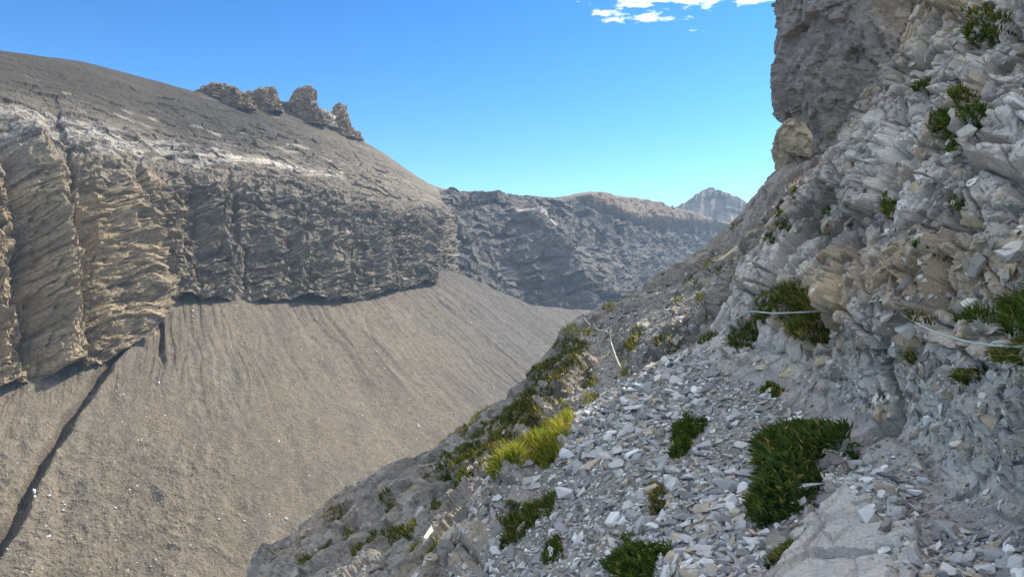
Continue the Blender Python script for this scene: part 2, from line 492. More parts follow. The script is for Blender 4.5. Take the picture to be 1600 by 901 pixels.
def build_mountain():
    C, R, K = 510, 405, 12
    xs = np.linspace(-190, 735, C)
    yb = interp(BASE, xs) + 14
    yb = np.where(xs > 668, 455, yb)
    yt = interp(TOP, xs); yr = interp(RIDGE, xs)
    v = np.linspace(0, 1, R)
    px = np.repeat(xs[None], R, 0)
    py = yr[None] + v[:, None] * (yb - yr)[None]
    ray = rays(px, py)
    ybase = interp(BASE, np.minimum(xs, 668))
    D0 = fan_depth(np.minimum(xs, 668), ybase) + np.clip(xs - 655, 0, 100) ** 1.5 * 0.30
    P0 = rays(xs, ybase) * D0[:, None]
    kern = np.exp(-np.linspace(-2.2, 2.2, 101) ** 2); kern /= kern.sum()
    def soft(a):
        return np.convolve(np.pad(a, 50, mode='edge'), kern, 'valid')
    def pd(Pa, th, r):
        th = np.broadcast_to(th, xs.shape)
        n = np.stack([np.sin(th) * HX, np.sin(th) * HY, np.cos(th)], -1)
        return (Pa * n).sum(-1)[None] / (r * n[None]).sum(-1)
    tc, tu = np.radians(interp([(-200, 60), (250, 60), (420, 56), (560, 49), (740, 47)], xs)), math.radians(37)
    Dc = pd(P0, tc, ray)
    Pt = rays(xs, yt) * soft(pd(P0, tc, rays(xs, yt)[None])[0])[:, None]
    Du = pd(Pt, tu, ray)
    blendw = sstep(-22, 22, py - yt[None])
    D = Du * (1 - blendw) + Dc * blendw
    D = np.where(py > yt[None] + 22, Dc, D)
    P = ray * D[..., None]
    N = grid_normals(P)
    flip = np.sign((N * -ray).sum(-1, keepdims=True)); N = N * flip
    f = lambda a: a.reshape(-1)
    X, Y = f(px), f(py)
    pos = P.reshape(-1, 3)
    nn = N.reshape(-1, 3)
    w1 = fbm(pos / 60.0, 3, 61); w2 = fbm(pos / 18.0, 3, 63)
    # buttresses between gullies, cut into the steep band
    yt_f = np.repeat(yt[None], R, 0).reshape(-1); yb_f = np.repeat(ybase[None], R, 0).reshape(-1)
    hgt = np.clip((Y - yt_f) / np.maximum(yb_f - yt_f, 1), -1, 1.3)         # 0 at the top of the band, 1 at the foot
    w0 = fbm(pos / 28.0, 4, 65)
    xw = X - (Y - 400) * np.interp(X, [0, 200, 350, 600], [0.14, 0.16, 0.10, 0.10]) + w1 * 22 + w0 * 20 + w2 * 5
    gul = np.array([-150, -58, 8, 128, 235, 296, 372, 436, 478, 548, 612, 690, 760], float)
    idx = np.clip(np.searchsorted(gul, xw) - 1, 0, len(gul) - 2)
    t = np.clip((xw - gul[idx]) / (gul[idx + 1] - gul[idx]), 0, 1)
    wd = (gul[idx + 1] - gul[idx])
    peakt = np.array([.5, .45, .52, .6, .45, .5, .6, .45, .55, .5, .55, .5])[idx]
    ramp = np.array([1, .9, 1.2, 1.15, .55, .95, .6, 1.0, .5, .8, .6, .5])[idx]
    rtop = np.array([.0, .1, -.15, -.05, .35, .0, .3, .1, .4, .15, .3, .2])[idx]
    prof = np.where(t < peakt, t / peakt, (1 - t) / (1 - peakt))
    prof = sstep(0, 1, prof) * 0.25 + prof * 0.75
    band = sstep(-0.25, 0.45, hgt - rtop + w2 * 0.25)
    foot = 1 - 0.45 * sstep(0.75, 1.05, hgt)
    amp = wd * 0.20 * ramp
    disp = (prof - 0.5) * amp * band * foot
    sub = ridged(np.stack([xw / 26.0, Y / 110.0, w1 * 2], -1), 3, 67)
    disp += sub * 4.6 * sstep(-0.5, 0.2, hgt) * foot
    # bedding ledges: nearly level beds, dipping a little
    zb = pos[:, 2] + 0.10 * pos[:, 0] + w1 * 7 + w2 * 2.0
    def ledge(period, seed):
        k = zb / period
        i = np.floor(k); fr = k - i
        h = _hash(i.astype(np.int64), np.zeros(len(i), np.int64), np.zeros(len(i), np.int64), seed)
        r = (h & np.uint32(1023)).astype(np.float32) / 1023.
        h = _hash(i.astype(np.int64) + 1, np.zeros(len(i), np.int64), np.zeros(len(i), np.int64), seed)
        rn = (h & np.uint32(1023)).astype(np.float32) / 1023.
        up_ = sstep(0.68, 1.0, fr)
        return ((r - 0.5) - (fr - 0.5) * 0.9) * (1 - up_) + (rn - 0.05) * up_, r
    l1, r1 = ledge(11.0, 3); l2, r2 = ledge(4.3, 5); l3, r3 = ledge(1.9, 8)
    up = 1 - sstep(-0.6, -0.1, hgt)                     # smooth slope near the crest
    crest = sstep(60, 0, Y - np.repeat(yr[None], R, 0).reshape(-1))
    rough = 1 - 0.8 * np.maximum(sstep(0.25, 1.0, up) * sstep(330, 60, X), crest)
    bh, bc, br = blocks(pos / np.array([13.0, 13.0, 5.0]) + w2[:, None] * 0.4, 71)
    bh2, bc2, br2 = blocks(pos / np.array([6.5, 6.5, 1.9]) + w2[:, None] * 0.5, 73)
    steep = sstep(-0.25, 0.2, hgt)
    brk = sstep(-0.25, 0.25, fbm(pos / np.array([30., 30., 14.]), 3, 86))
    disp += (l1 * 2.2 + l2 * 1.2 * brk + l3 * 0.6) * rough * (0.45 + 0.55 * steep)
    run = ridged(np.stack([xw / 11.0 + w2 * 0.8, Y / 75.0, w1 * 3], -1), 3, 68)
    b5 = blocks(pos / np.array([6.0, 6.0, 4.2]) + w2[:, None] * 0.6, 76, 1.0)[0]
    disp += (run * 1.9 + b5 * 2.2 + ridged(pos / 8.0, 3, 87) * 1.7) * steep * rough + (bh * 2.6 + bh2 * 1.1) * rough * (0.5 + 0.5 * steep)
    disp += ridged(pos / 26.0, 4, 81) * 3.0 * rough + fbm(pos / 3.0, 3, 83) * 0.5 + fbm(pos / 45.0, 3, 85) * 3.0
    disp *= 1 - 0.75 * sstep(10, 0, Y - np.repeat(yr[None], R, 0).reshape(-1))
    disp = np.where(X > 700, disp * 0.6, disp)
    pos2 = pos + nn * disp[:, None]
    # rock colours
    strat = fbm(np.stack([pos[:, 0] / 90, pos[:, 1] / 90, zb / 2.6], -1), 4, 91)
    base = np.ones((len(pos), 3), np.float32) * C3(0.145, 0.122, 0.092)
    base = blend(base, C3(0.052, 0.047, 0.041), sstep(0.0, 0.45, strat) * 0.8)
    base = blend(base, C3(0.25, 0.225, 0.19), sstep(0.12, 0.5, -strat + 0.3 * br2 - 0.1) * 0.7)
    grass_top = up * sstep(-0.1, 0.3, 0.35 - hgt * 0.2 + w1 * 0.6) * sstep(600, 300, X)
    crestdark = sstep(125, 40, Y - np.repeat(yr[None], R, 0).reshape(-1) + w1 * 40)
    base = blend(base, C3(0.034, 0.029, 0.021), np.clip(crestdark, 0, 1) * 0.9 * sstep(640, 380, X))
    ochre = sstep(330, 150, X + w1 * 120) * sstep(235, 330, Y + w2 * 40)
    base = blend(base, C3(0.33, 0.255, 0.150), ochre * (0.45 + 0.5 * sstep(-0.3, 0.3, w2)) * 0.85)
    brn = sstep(-0.05, 0.35, w2) * band
    base = blend(base, C3(0.22, 0.185, 0.13), brn * 0.45)
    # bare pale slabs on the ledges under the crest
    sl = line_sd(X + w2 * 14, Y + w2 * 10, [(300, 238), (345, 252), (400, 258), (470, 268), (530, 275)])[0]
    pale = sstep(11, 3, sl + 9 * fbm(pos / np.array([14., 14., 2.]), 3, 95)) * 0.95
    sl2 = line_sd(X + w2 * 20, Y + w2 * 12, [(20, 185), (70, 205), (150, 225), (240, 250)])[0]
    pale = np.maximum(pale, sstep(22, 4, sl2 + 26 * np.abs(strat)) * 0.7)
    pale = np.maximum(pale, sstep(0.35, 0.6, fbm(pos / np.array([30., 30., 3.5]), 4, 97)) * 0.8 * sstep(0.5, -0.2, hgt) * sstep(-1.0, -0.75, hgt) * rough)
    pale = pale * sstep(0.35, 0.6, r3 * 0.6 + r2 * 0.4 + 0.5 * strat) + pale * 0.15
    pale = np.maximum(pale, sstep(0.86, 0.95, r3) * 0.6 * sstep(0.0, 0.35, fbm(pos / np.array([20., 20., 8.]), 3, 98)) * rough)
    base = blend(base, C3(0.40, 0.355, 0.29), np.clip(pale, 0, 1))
    bs_, bcs, brs = blocks(pos / np.array([10.0, 10.0, 2.4]) + w2[:, None] * 0.7, 75)
    zs = line_sd(X + w1 * 40, Y + w1 * 30, [(-100, 175), (0, 198), (120, 222), (260, 246), (330, 250)])[0]
    zm = sstep(38, 14, zs) * rough
    base = blend(base, C3(0.27, 0.25, 0.22), zm * sstep(0.42, 0.6, brs) * 0.85)
    base = blend(base, C3(0.045, 0.041, 0.037), np.maximum(zm * sstep(0.12, 0.02, bcs), zm * sstep(0.35, 0.2, brs)) * 0.8)
    base *= (1 + 0.3 * fbm(pos / 2.0, 3, 99))[:, None]
    # the back of the crest falls away behind the skyline
    G = pos2.reshape(R, C, 3)
    h = ray[0].copy(); h[:, 2] = 0; h /= np.linalg.norm(h, axis=-1, keepdims=True)
    back = []
    for k in range(K, 0, -1):
        s_ = 1.5 * k ** 1.7
        back.append(G[0] + h * s_ * 0.9 + np.array([0, 0, -1.0]) * s_ * 0.45)
    G = np.concatenate([np.stack(back), G], 0)
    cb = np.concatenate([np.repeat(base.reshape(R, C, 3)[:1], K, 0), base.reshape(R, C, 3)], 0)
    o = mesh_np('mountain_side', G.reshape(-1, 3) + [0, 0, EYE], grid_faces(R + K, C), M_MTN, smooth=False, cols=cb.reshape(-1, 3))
    tag(o, 'brown-grey mountain side with ribbed cliffs above the scree fan', 'mountain', kind='structure')
    return dict(D=D, xs=xs, yr=yr)
MTN = build_mountain()

# ------------------------------------------------------------------ far headwall and the peak behind it
def build_headwall():
    C, R, K = 350, 205, 8
    xs = np.linspace(600, 1330, C)
    yr = interp([(600, 318), (655, 306), (690, 299), (735, 304), (800, 307), (860, 311), (880, 309), (900, 305), (918, 303), (940, 307), (990, 312), (1010, 318), (1025, 324),
                 (1050, 328), (1075, 336), (1100, 343), (1170, 358), (1330, 390)], xs)
    v = np.linspace(0, 1, R)
    px = np.repeat(xs[None], R, 0); py = yr[None] + v[:, None] * (540 - yr)[None]
    ray = rays(px, py)
    Db = interp([(600, 600), (680, 610), (740, 640), (800, 690), (860, 740), (930, 830), (1000, 960), (1100, 1120), (1330, 1500)], xs)
    P0 = rays(xs, np.full_like(xs, 495.0)) * Db[:, None]
    n = np.array([0.10 * 0.78, -0.78, 0.62]); n /= np.linalg.norm(n)
    D = (P0 @ n)[None] / (ray @ n)
    P = ray * D[..., None]
    N = grid_normals(P); N *= np.sign((N * -ray).sum(-1, keepdims=True))
    f = lambda a: a.reshape(-1)
    X, Y = f(px), f(py); pos = P.reshape(-1, 3); nn = N.reshape(-1, 3)
    w1 = fbm(pos / 160.0, 3, 101); w2 = fbm(pos / 40.0, 3, 103)
    top = interp([(600, 262), (860, 312), (960, 350), (1030, 358), (1120, 362), (1330, 400)], X)       # foot of the crest cliff
    tt = Y + w2 * 8 - top
    bandtop = sstep(6, -6, tt) * sstep(850, 900, X)
    disp = ridged(pos / 120.0, 4, 105) * 19 + ridged(pos / np.array([30., 30., 60.]), 4, 107) * 6.5
    bl, bc, br = blocks(pos / np.array([26., 26., 15.]), 109); disp += bl * 5
    bl2, _, br2 = blocks(pos / np.array([10., 10., 6.]), 111); disp += bl2 * 2.4
    zb = pos[:, 2] + 0.06 * pos[:, 0] + w1 * 16
    k = zb / 11.0; i = np.floor(k)
    r = (_hash(i.astype(np.int64), i.astype(np.int64) * 0, i.astype(np.int64) * 0, 4) & np.uint32(1023)).astype(np.float32) / 1023.
    disp += ((r - 0.5) + (k - i - 0.5) * 0.7) * 5
    # crest cliff stands proud and is cut by upright chimneys
    rib = ridged(np.stack([X / 22.0, Y / 200.0, w1], -1), 3, 113)
    disp = disp * (1 - 0.6 * bandtop) + bandtop * (16 + rib * 9)
    # rounded buttress at the foot of the wall, and a spur coming down on the left
    disp += 42 * np.exp(-((X - 905 - 0.15 * (Y - 440)) / 42.0) ** 2) * sstep(380, 450, Y)
    disp += 30 * np.exp(-((X - 800 - 0.5 * (Y - 360)) / 38.0) ** 2) * sstep(320, 360, Y)
    disp += 16 * np.exp(-((X - 985 - 0.2 * (Y - 400)) / 26.0) ** 2) * sstep(380, 420, Y)
    disp *= 0.25 + 0.75 * sstep(0, 14, Y - f(np.repeat(yr[None], R, 0)))
    pos2 = pos + nn * disp[:, None]
    strat = fbm(np.stack([pos[:, 0] / 200, pos[:, 1] / 200, zb / 7], -1), 4, 115)
    base = np.ones((len(pos), 3), np.float32) * C3(0.112, 0.102, 0.092)
    base = blend(base, C3(0.076, 0.072, 0.069), sstep(0, 0.4, strat) * 0.7)
    base = blend(base, C3(0.20, 0.18, 0.15), sstep(0.1, 0.5, -strat) * 0.6)
    base = blend(base, C3(0.20, 0.155, 0.105), bandtop * (0.55 + 0.3 * rib))
    base = blend(base, C3(0.40, 0.37, 0.33), sstep(5, 1, np.abs(line_sd(X + w2 * 10, Y + w2 * 6, [(775, 350), (800, 362), (822, 380)])[0])) * 0.8)
    base *= (1 + 0.3 * fbm(pos / 6.0, 3, 117))[:, None]
    G = pos2.reshape(R, C, 3)
    h = ray[0].copy(); h[:, 2] = 0
    back = [G[0] + h * 4.0 * k ** 1.6 - np.array([0, 0, 1.0]) * 2.4 * k ** 1.6 for k in range(K, 0, -1)]
    G = np.concatenate([np.stack(back), G], 0)
    cb = np.concatenate([np.repeat(base.reshape(R, C, 3)[:1], K, 0), base.reshape(R, C, 3)], 0).reshape(-1, 3)
    o = mesh_np('headwall', G.reshape(-1, 3) + [0, 0, EYE], grid_faces(R + K, C), M_FAR, cols=cb)
    tag(o, 'hazy blue-grey headwall with a banded crest closing the valley', 'mountain', kind='structure')

def build_peak():
    C, R, K = 200, 90, 8
    xs = np.linspace(960, 1330, C)
    yr = interp([(960, 372), (1040, 334), (1060, 325), (1078, 317), (1098, 306), (1110, 304), (1118, 300), (1128, 304), (1140, 307), (1160, 318), (1185, 331), (1250, 352), (1330, 372)], xs)
    v = np.linspace(0, 1, R)
    px = np.repeat(xs[None], R, 0); py = yr[None] + v[:, None] * (450 - yr)[None]
    ray = rays(px, py)
    P0 = rays(xs, np.full_like(xs, 400.0)) * 1550.0
    n = np.array([-0.15, -0.72, 0.68]); n /= np.linalg.norm(n)
    D = (P0 @ n)[None] / (ray @ n)
    P = ray * D[..., None]
    N = grid_normals(P); N *= np.sign((N * -ray).sum(-1, keepdims=True))
    pos = P.reshape(-1, 3); nn = N.reshape(-1, 3); Y = py.reshape(-1)
    disp = ridged(pos / 130.0, 5, 121) * 30 + blocks(pos / 40.0, 123)[0] * 12
    rib = ridged(np.stack([px.reshape(-1) / 14.0, Y / 160.0, Y * 0], -1), 3, 125)
    disp += rib * 14
    disp *= 0.3 + 0.7 * sstep(0, 10, Y - np.repeat(yr[None], R, 0).reshape(-1))
    pos2 = pos + nn * disp[:, None]
    base = np.ones((len(pos), 3), np.float32) * C3(0.17, 0.145, 0.115)
    base = blend(base, C3(0.27, 0.225, 0.165), sstep(335, 345, Y) * 0.6)
    base *= (1 + 0.35 * fbm(pos / 25.0, 3, 127))[:, None]
    G = pos2.reshape(R, C, 3)
    h = ray[0].copy(); h[:, 2] = 0
    back = [G[0] + h * 10.0 * k ** 1.6 - np.array([0, 0, 1.0]) * 7 * k ** 1.6 for k in range(K, 0, -1)]
    G = np.concatenate([np.stack(back), G], 0)
    cb = np.concatenate([np.repeat(base.reshape(R, C, 3)[:1], K, 0), base.reshape(R, C, 3)], 0).reshape(-1, 3)
    o = mesh_np('peak', G.reshape(-1, 3) + [0, 0, EYE], grid_faces(R + K, C), M_FAR, cols=cb)
    tag(o, 'distant pointed peak rising behind the right end of the headwall', 'mountain', kind='structure')
build_headwall()
build_peak()

# ------------------------------------------------------------------ near sheets: spur with the trail, and scree bank with rock wall
class Sheet:
    """a surface sampled along the photograph's rows; skirt columns carry it on behind its left edge"""
    def __init__(self, ctrl, left, right, rows, cols, skirt, skirt_dir, onward=None):
        self.ys = rows; self.left = left; self.right = right; self.K = len(skirt)
        R, C = len(rows), cols
        xl = interp([(b, a) for a, b in left], rows)
        self.xl = xl; self.C = C; self.R = R
        u = np.linspace(0, 1, C)
        px = xl[:, None] + u[None] * (right - xl)[:, None]
        py = np.repeat(rows[:, None], C, 1)
        D = tps(ctrl)(px, py)
        P = rays(px, py) * D[..., None]
        h = rays(px[:, 0], py[:, 0]); h[:, 2] = 0; h /= np.linalg.norm(h, axis=-1, keepdims=True)
        sk = []
        for s in skirt[::-1]:
            sk.append(P[:, 0] + (h * skirt_dir[0] + np.array([skirt_dir[2], 0, -skirt_dir[1]])) * s)
        P = np.concatenate([np.stack(sk, 1), P], 1)
        px = np.concatenate([np.repeat(px[:, :1], self.K, 1), px], 1)
        py = np.concatenate([np.repeat(py[:, :1], self.K, 1), py], 1)
        if onward is not None:          # the wall and path run on past the frame, beside and behind the camera
            tail = np.stack([P[:, -1] + np.array([0.22, -1.0, 0.0]) * t for t in onward], 1)
            P = np.concatenate([P, tail], 1)
            px = np.concatenate([px, np.repeat(px[:, -1:], len(onward), 1)], 1)
            py = np.concatenate([py, np.repeat(py[:, -1:], len(onward), 1)], 1)
        self.P = P; self.px = px; self.py = py; self.D = np.linalg.norm(P, axis=-1)
        N = grid_normals(P)
        a_, b_ = self.K + 2, self.K + self.C - 2
        if (N[:, a_:b_] * -rays(px, py)[:, a_:b_]).sum() < 0:
            N = -N
        self.N = N
    def displace(self, d):
        self.P = self.P + self.N * d.reshape(self.R, -1)[..., None]
        N = grid_normals(self.P)
        if (N * self.N).sum() < 0: N = -N
        # a smoothed normal for things that stand on the surface
        for _ in range(6):
            N = (N + np.roll(N, 1, 0) + np.roll(N, -1, 0) + np.roll(N, 1, 1) + np.roll(N, -1, 1)) / 5
        self.Ns = N / (np.linalg.norm(N, axis=-1, keepdims=True) + 1e-9)
    def sample(self, x, y):
        """world position (with the eye height) and smooth normal under pixel positions"""
        x = np.atleast_1d(np.asarray(x, float)); y = np.atleast_1d(np.asarray(y, float))
        r = np.interp(y, self.ys, np.arange(self.R))
        xl = np.interp(y, self.ys, self.xl)
        c = self.K + np.clip((x - xl) / (self.right - xl), 0, 1) * (self.C - 1)
        r0 = np.clip(r.astype(int), 0, self.R - 2); c0 = np.clip(c.astype(int), 0, self.K + self.C - 2)
        fr = (r - r0)[:, None]; fc = (c - c0)[:, None]
        def bl(A):
            return (A[r0, c0] * (1 - fr) + A[r0 + 1, c0] * fr) * (1 - fc) + (A[r0, c0 + 1] * (1 - fr) + A[r0 + 1, c0 + 1] * fr) * fc
        n = bl(self.Ns)
        return bl(self.P) + np.array([0, 0, EYE]), n / (np.linalg.norm(n, axis=-1, keepdims=True) + 1e-9)
    def inside(self, x, y, m=2):
        xl = np.interp(y, self.ys, self.xl)
        return (x > xl + m) & (x < self.right - 2) & (y > self.ys[0]) & (y < self.ys[-1])
    def pieces(self, zone, names, mat, cols):
        """cut the sheet into zones (one index per vertex), each a mesh of its own"""
        q = grid_faces(self.R, self.P.shape[1])
        zf = np.median(zone[q].astype(float), axis=1).astype(int)
        V = self.P.reshape(-1, 3) + [0, 0, EYE]
        out = []
        for k, nm in enumerate(names):
            f = q[zf == k]
            u, inv = np.unique(f.ravel(), return_inverse=True)
            out.append(mesh_np(nm, V[u], inv.reshape(-1, 4), mat, cols=cols[u]))
        return out
    def mesh(self, name, mat, cols):
        return mesh_np(name, self.P.reshape(-1, 3) + [0, 0, EYE], grid_faces(self.R, self.P.shape[1]), mat, cols=cols)

def rows_of(a, lo, hi, b, n_in, n_top, n_bot):
    parts = []
    if n_top: parts.append(np.linspace(a, lo, n_top, endpoint=False))
    parts.append(np.linspace(lo, hi, n_in, endpoint=False))
    parts.append(np.linspace(hi, b, n_bot + 1))
    return np.concatenate(parts)

SPUR_EDGE = [(1226, 240), (1218, 262), (1196, 278), (1185, 292), (1172, 310), (1160, 330), (1140, 350), (1120, 371), (1092, 395), (1060, 415), (1020, 439), (985, 455),
             (950, 472), (930, 485), (903, 500), (886, 512), (862, 535), (848, 552), (838, 575), (812, 600), (790, 615), (758, 640), (722, 662), (690, 690), (650, 712),
             (605, 724), (560, 752), (520, 770), (492, 800), (462, 822), (442, 836), (420, 850), (412, 862), (402, 885), (398, 901), (380, 960), (350, 1040)]
SPUR_CTRL = [(905, 498, 20), (880, 520, 19.5), (850, 560, 19.5), (810, 600, 19.5), (760, 640, 19.5), (690, 690, 19.5), (605, 724, 20), (520, 770, 20), (440, 840, 19),
             (400, 901, 18), (340, 1000, 16), (940, 560, 16.5), (950, 525, 18), (970, 600, 14.5), (900, 600, 16), (850, 660, 15), (800, 740, 13.5), (700, 800, 13.8),
             (600, 850, 15), (650, 901, 12), (550, 901, 14), (700, 1000, 9.5), (1000, 540, 15.5), (1000, 620, 12.5), (1000, 800, 10), (1050, 500, 15.5),
             (1100, 500, 13.2), (1150, 440, 12.3), (1200, 400, 12.3), (1250, 330, 13.5), (1300, 265, 15), (1330, 400, 10.5), (1330, 600, 9.5), (1200, 600, 10.3),
             (950, 472, 22), (1020, 440, 22), (1090, 400, 23), (1120, 371, 24), (1160, 330, 25), (1172, 310, 25.5), (1195, 278, 26), (1218, 262, 26.5),
             (1100, 430, 19), (1150, 370, 19.5), (1200, 310, 20), (1280, 255, 22)]
BANK_EDGE = [(1560, -330), (1505, -100), (1442, 0), (1402, 80), (1368, 130), (1335, 172), (1312, 220), (1290, 265), (1240, 320), (1200, 365), (1172, 405), (1150, 440), (1128, 485),
             (1105, 520), (1085, 545), (1045, 556), (1010, 572), (975, 592), (930, 624), (885, 652), (852, 690), (800, 722), (760, 746), (736, 775), (714, 810),
             (690, 840), (665, 870), (640, 901), (600, 960), (500, 1240)]
BANK_CTRL = [(1085, 546, 9.3), (1000, 575, 9.2), (930, 622, 8.8), (885, 650, 8.6), (850, 690, 8.2), (800, 720, 8.2), (760, 745, 8.3), (735, 775, 8.2), (690, 840, 7.8),
             (640, 901, 7.4), (560, 1020, 6.6), (1000, 700, 7.2), (1000, 800, 6.0), (1000, 901, 5.1), (900, 800, 6.6), (850, 901, 5.9), (1100, 620, 8.0), (1100, 700, 6.9),
             (1100, 800, 5.6), (1100, 901, 4.7), (1200, 600, 7.7), (1200, 700, 6.3), (1200, 800, 5.2), (1200, 901, 4.4), (1300, 660, 6.3), (1350, 700, 5.6),
             (1300, 800, 4.8), (1300, 901, 4.1), (1450, 800, 4.5), (1450, 901, 3.8), (1600, 901, 3.6), (1600, 820, 3.9),
             (1150, 550, 8.6), (1250, 585, 7.4), (1350, 640, 6.2), (1450, 690, 5.3), (1550, 750, 4.5),
             (1600, 700, 4.0), (1600, 600, 3.75), (1600, 541, 3.75), (1600, 400, 4.4), (1600, 200, 5.6), (1600, 0, 6.8), (1500, 600, 4.9), (1500, 480, 5.0),
             (1500, 300, 5.9), (1500, 100, 7.4), (1400, 560, 5.8), (1400, 470, 6.0), (1400, 300, 7.2), (1400, 100, 9.1), (1440, 0, 9.4), (1300, 560, 6.9), (1300, 450, 7.5),
             (1300, 350, 8.8), (1290, 265, 9.7), (1335, 172, 9.8), (1200, 500, 8.7), (1150, 440, 9.8), (1200, 365, 9.9), (1128, 485, 9.7), (1105, 520, 9.6),
             (1750, 300, 4.2), (1750, 700, 3.3), (1750, 0, 5.4), (1600, -300, 9.5), (1750, -300, 7.5), (1500, -300, 12), (1750, 1000, 2.7), (1200, 1200, 2.9),
             (700, 1200, 4.5), (1750, 1200, 2.1)]

def near_relief(sh, amp, seed, thin=1.0, soft=0):
    """angular, bedded limestone: blocks stretched along beds that climb to the right"""
    pos = sh.P.reshape(-1, 3)
    # bedding frame: beds rise to the right and away
    a = math.radians(32)
    bx = np.array([math.cos(a) * 0.8, math.cos(a) * 0.6, math.sin(a)]); bx /= np.linalg.norm(bx)
    bn = np.cross(bx, np.array([0.6, -0.8, 0.0])); bn /= np.linalg.norm(bn)
    by = np.cross(bn, bx)
    w = fbm(pos / 1.4, 3, seed)
    q = np.stack([pos @ bx, pos @ by, pos @ bn], -1) + w[:, None] * np.array([0.05, 0.05, 0.10])
    h1, c1, r1 = blocks(q / np.array([1.7, 1.3, 0.85 * thin]), seed + 1, 1.0, True)
    h2, c2, r2 = blocks(q / np.array([0.66, 0.5, 0.29 * thin]), seed + 2, 1.0, True)
    h3, c3, r3 = blocks(q / np.array([0.23, 0.19, 0.11 * thin]), seed + 3, 0.8)
    h4, c4, r4 = blocks(q / np.array([0.095, 0.08, 0.05 * thin]), seed + 4, 0.9)
    fb = fbm(q / np.array([1.1, 0.6, 0.11]), 4, seed + 8)
    big = fbm(pos / 2.6, 3, seed + 5)
    step = np.maximum(np.linalg.norm(np.gradient(sh.P, axis=0), axis=-1), np.linalg.norm(np.gradient(sh.P, axis=1), axis=-1)).reshape(-1)
    k3, k2, k1 = sstep(0.11, 0.04, step), sstep(0.30, 0.12, step), sstep(1.0, 0.4, step)
    h1, h2, h3 = h1 * k1, h2 * k2, h3 * k3
    c1, c2, c3 = c1 + (1 - k1), c2 + (1 - k2), c3 + (1 - k3)
    med = ridged(pos / 0.7, 4, seed + 6)
    jn = fbm(q / np.array([3.2, 2.2, 0.95]), 3, seed + 9)
    jn2 = fbm(q / np.array([0.9, 1.4, 2.6]) + 7, 3, seed + 10)
    joint = np.maximum(sstep(0.022, 0.004, np.abs(jn)), 0.8 * sstep(0.016, 0.003, np.abs(jn2))) * k2
    coarse = 0.26 * h1 + 0.13 * h2 + 0.30 * big - 0.16 * joint - 0.15 * sstep(0.05, 0.0, c1)
    coarse = relax(coarse.reshape(sh.R, -1), soft).reshape(-1)
    fine = 0.07 * h3 + 0.024 * h4 * sstep(0.045, 0.02, step) + 0.03 * med * k2 + 0.03 * fb * k3 - 0.05 * sstep(0.06, 0.0, c2) - 0.02 * sstep(0.12, 0.0, c3)
    d = amp * (coarse + fine)
    return d, dict(w=w, q=q, r1=r1, r2=r2, r3=r3, c1=c1, c2=c2, big=big, med=med, h1=h1, h2=h2)

def limestone_colours(pos, info, seed):
    n = len(pos)
    a = fbm(pos / 0.9, 4, seed + 11); b = fbm(pos / 2.2, 3, seed + 12); c = fbm(pos / 0.25, 3, seed + 13)
    base = np.ones((n, 3), np.float32) * C3(0.42, 0.385, 0.34)
    base = blend(base, C3(0.64, 0.615, 0.575), sstep(0.05, 0.5, a + 0.35 * (info['r2'] - 0.5)) * 0.85)
    base = blend(base, C3(0.20, 0.185, 0.17), sstep(0.0, 0.42, -a + 0.5 * (info['r1'] - 0.5)) * 0.8)
    base = blend(base, C3(0.40, 0.30, 0.175), sstep(0.02, 0.40, b + 0.3 * c + 0.25 * (info['r2'] - 0.5)) * 0.75)
    base = blend(base, C3(0.13, 0.125, 0.12), sstep(0.05, 0.0, info['c2']) * 0.35)
    base *= (1 + 0.35 * c + 0.3 * (info['r3'] - 0.5))[:, None]
    return base

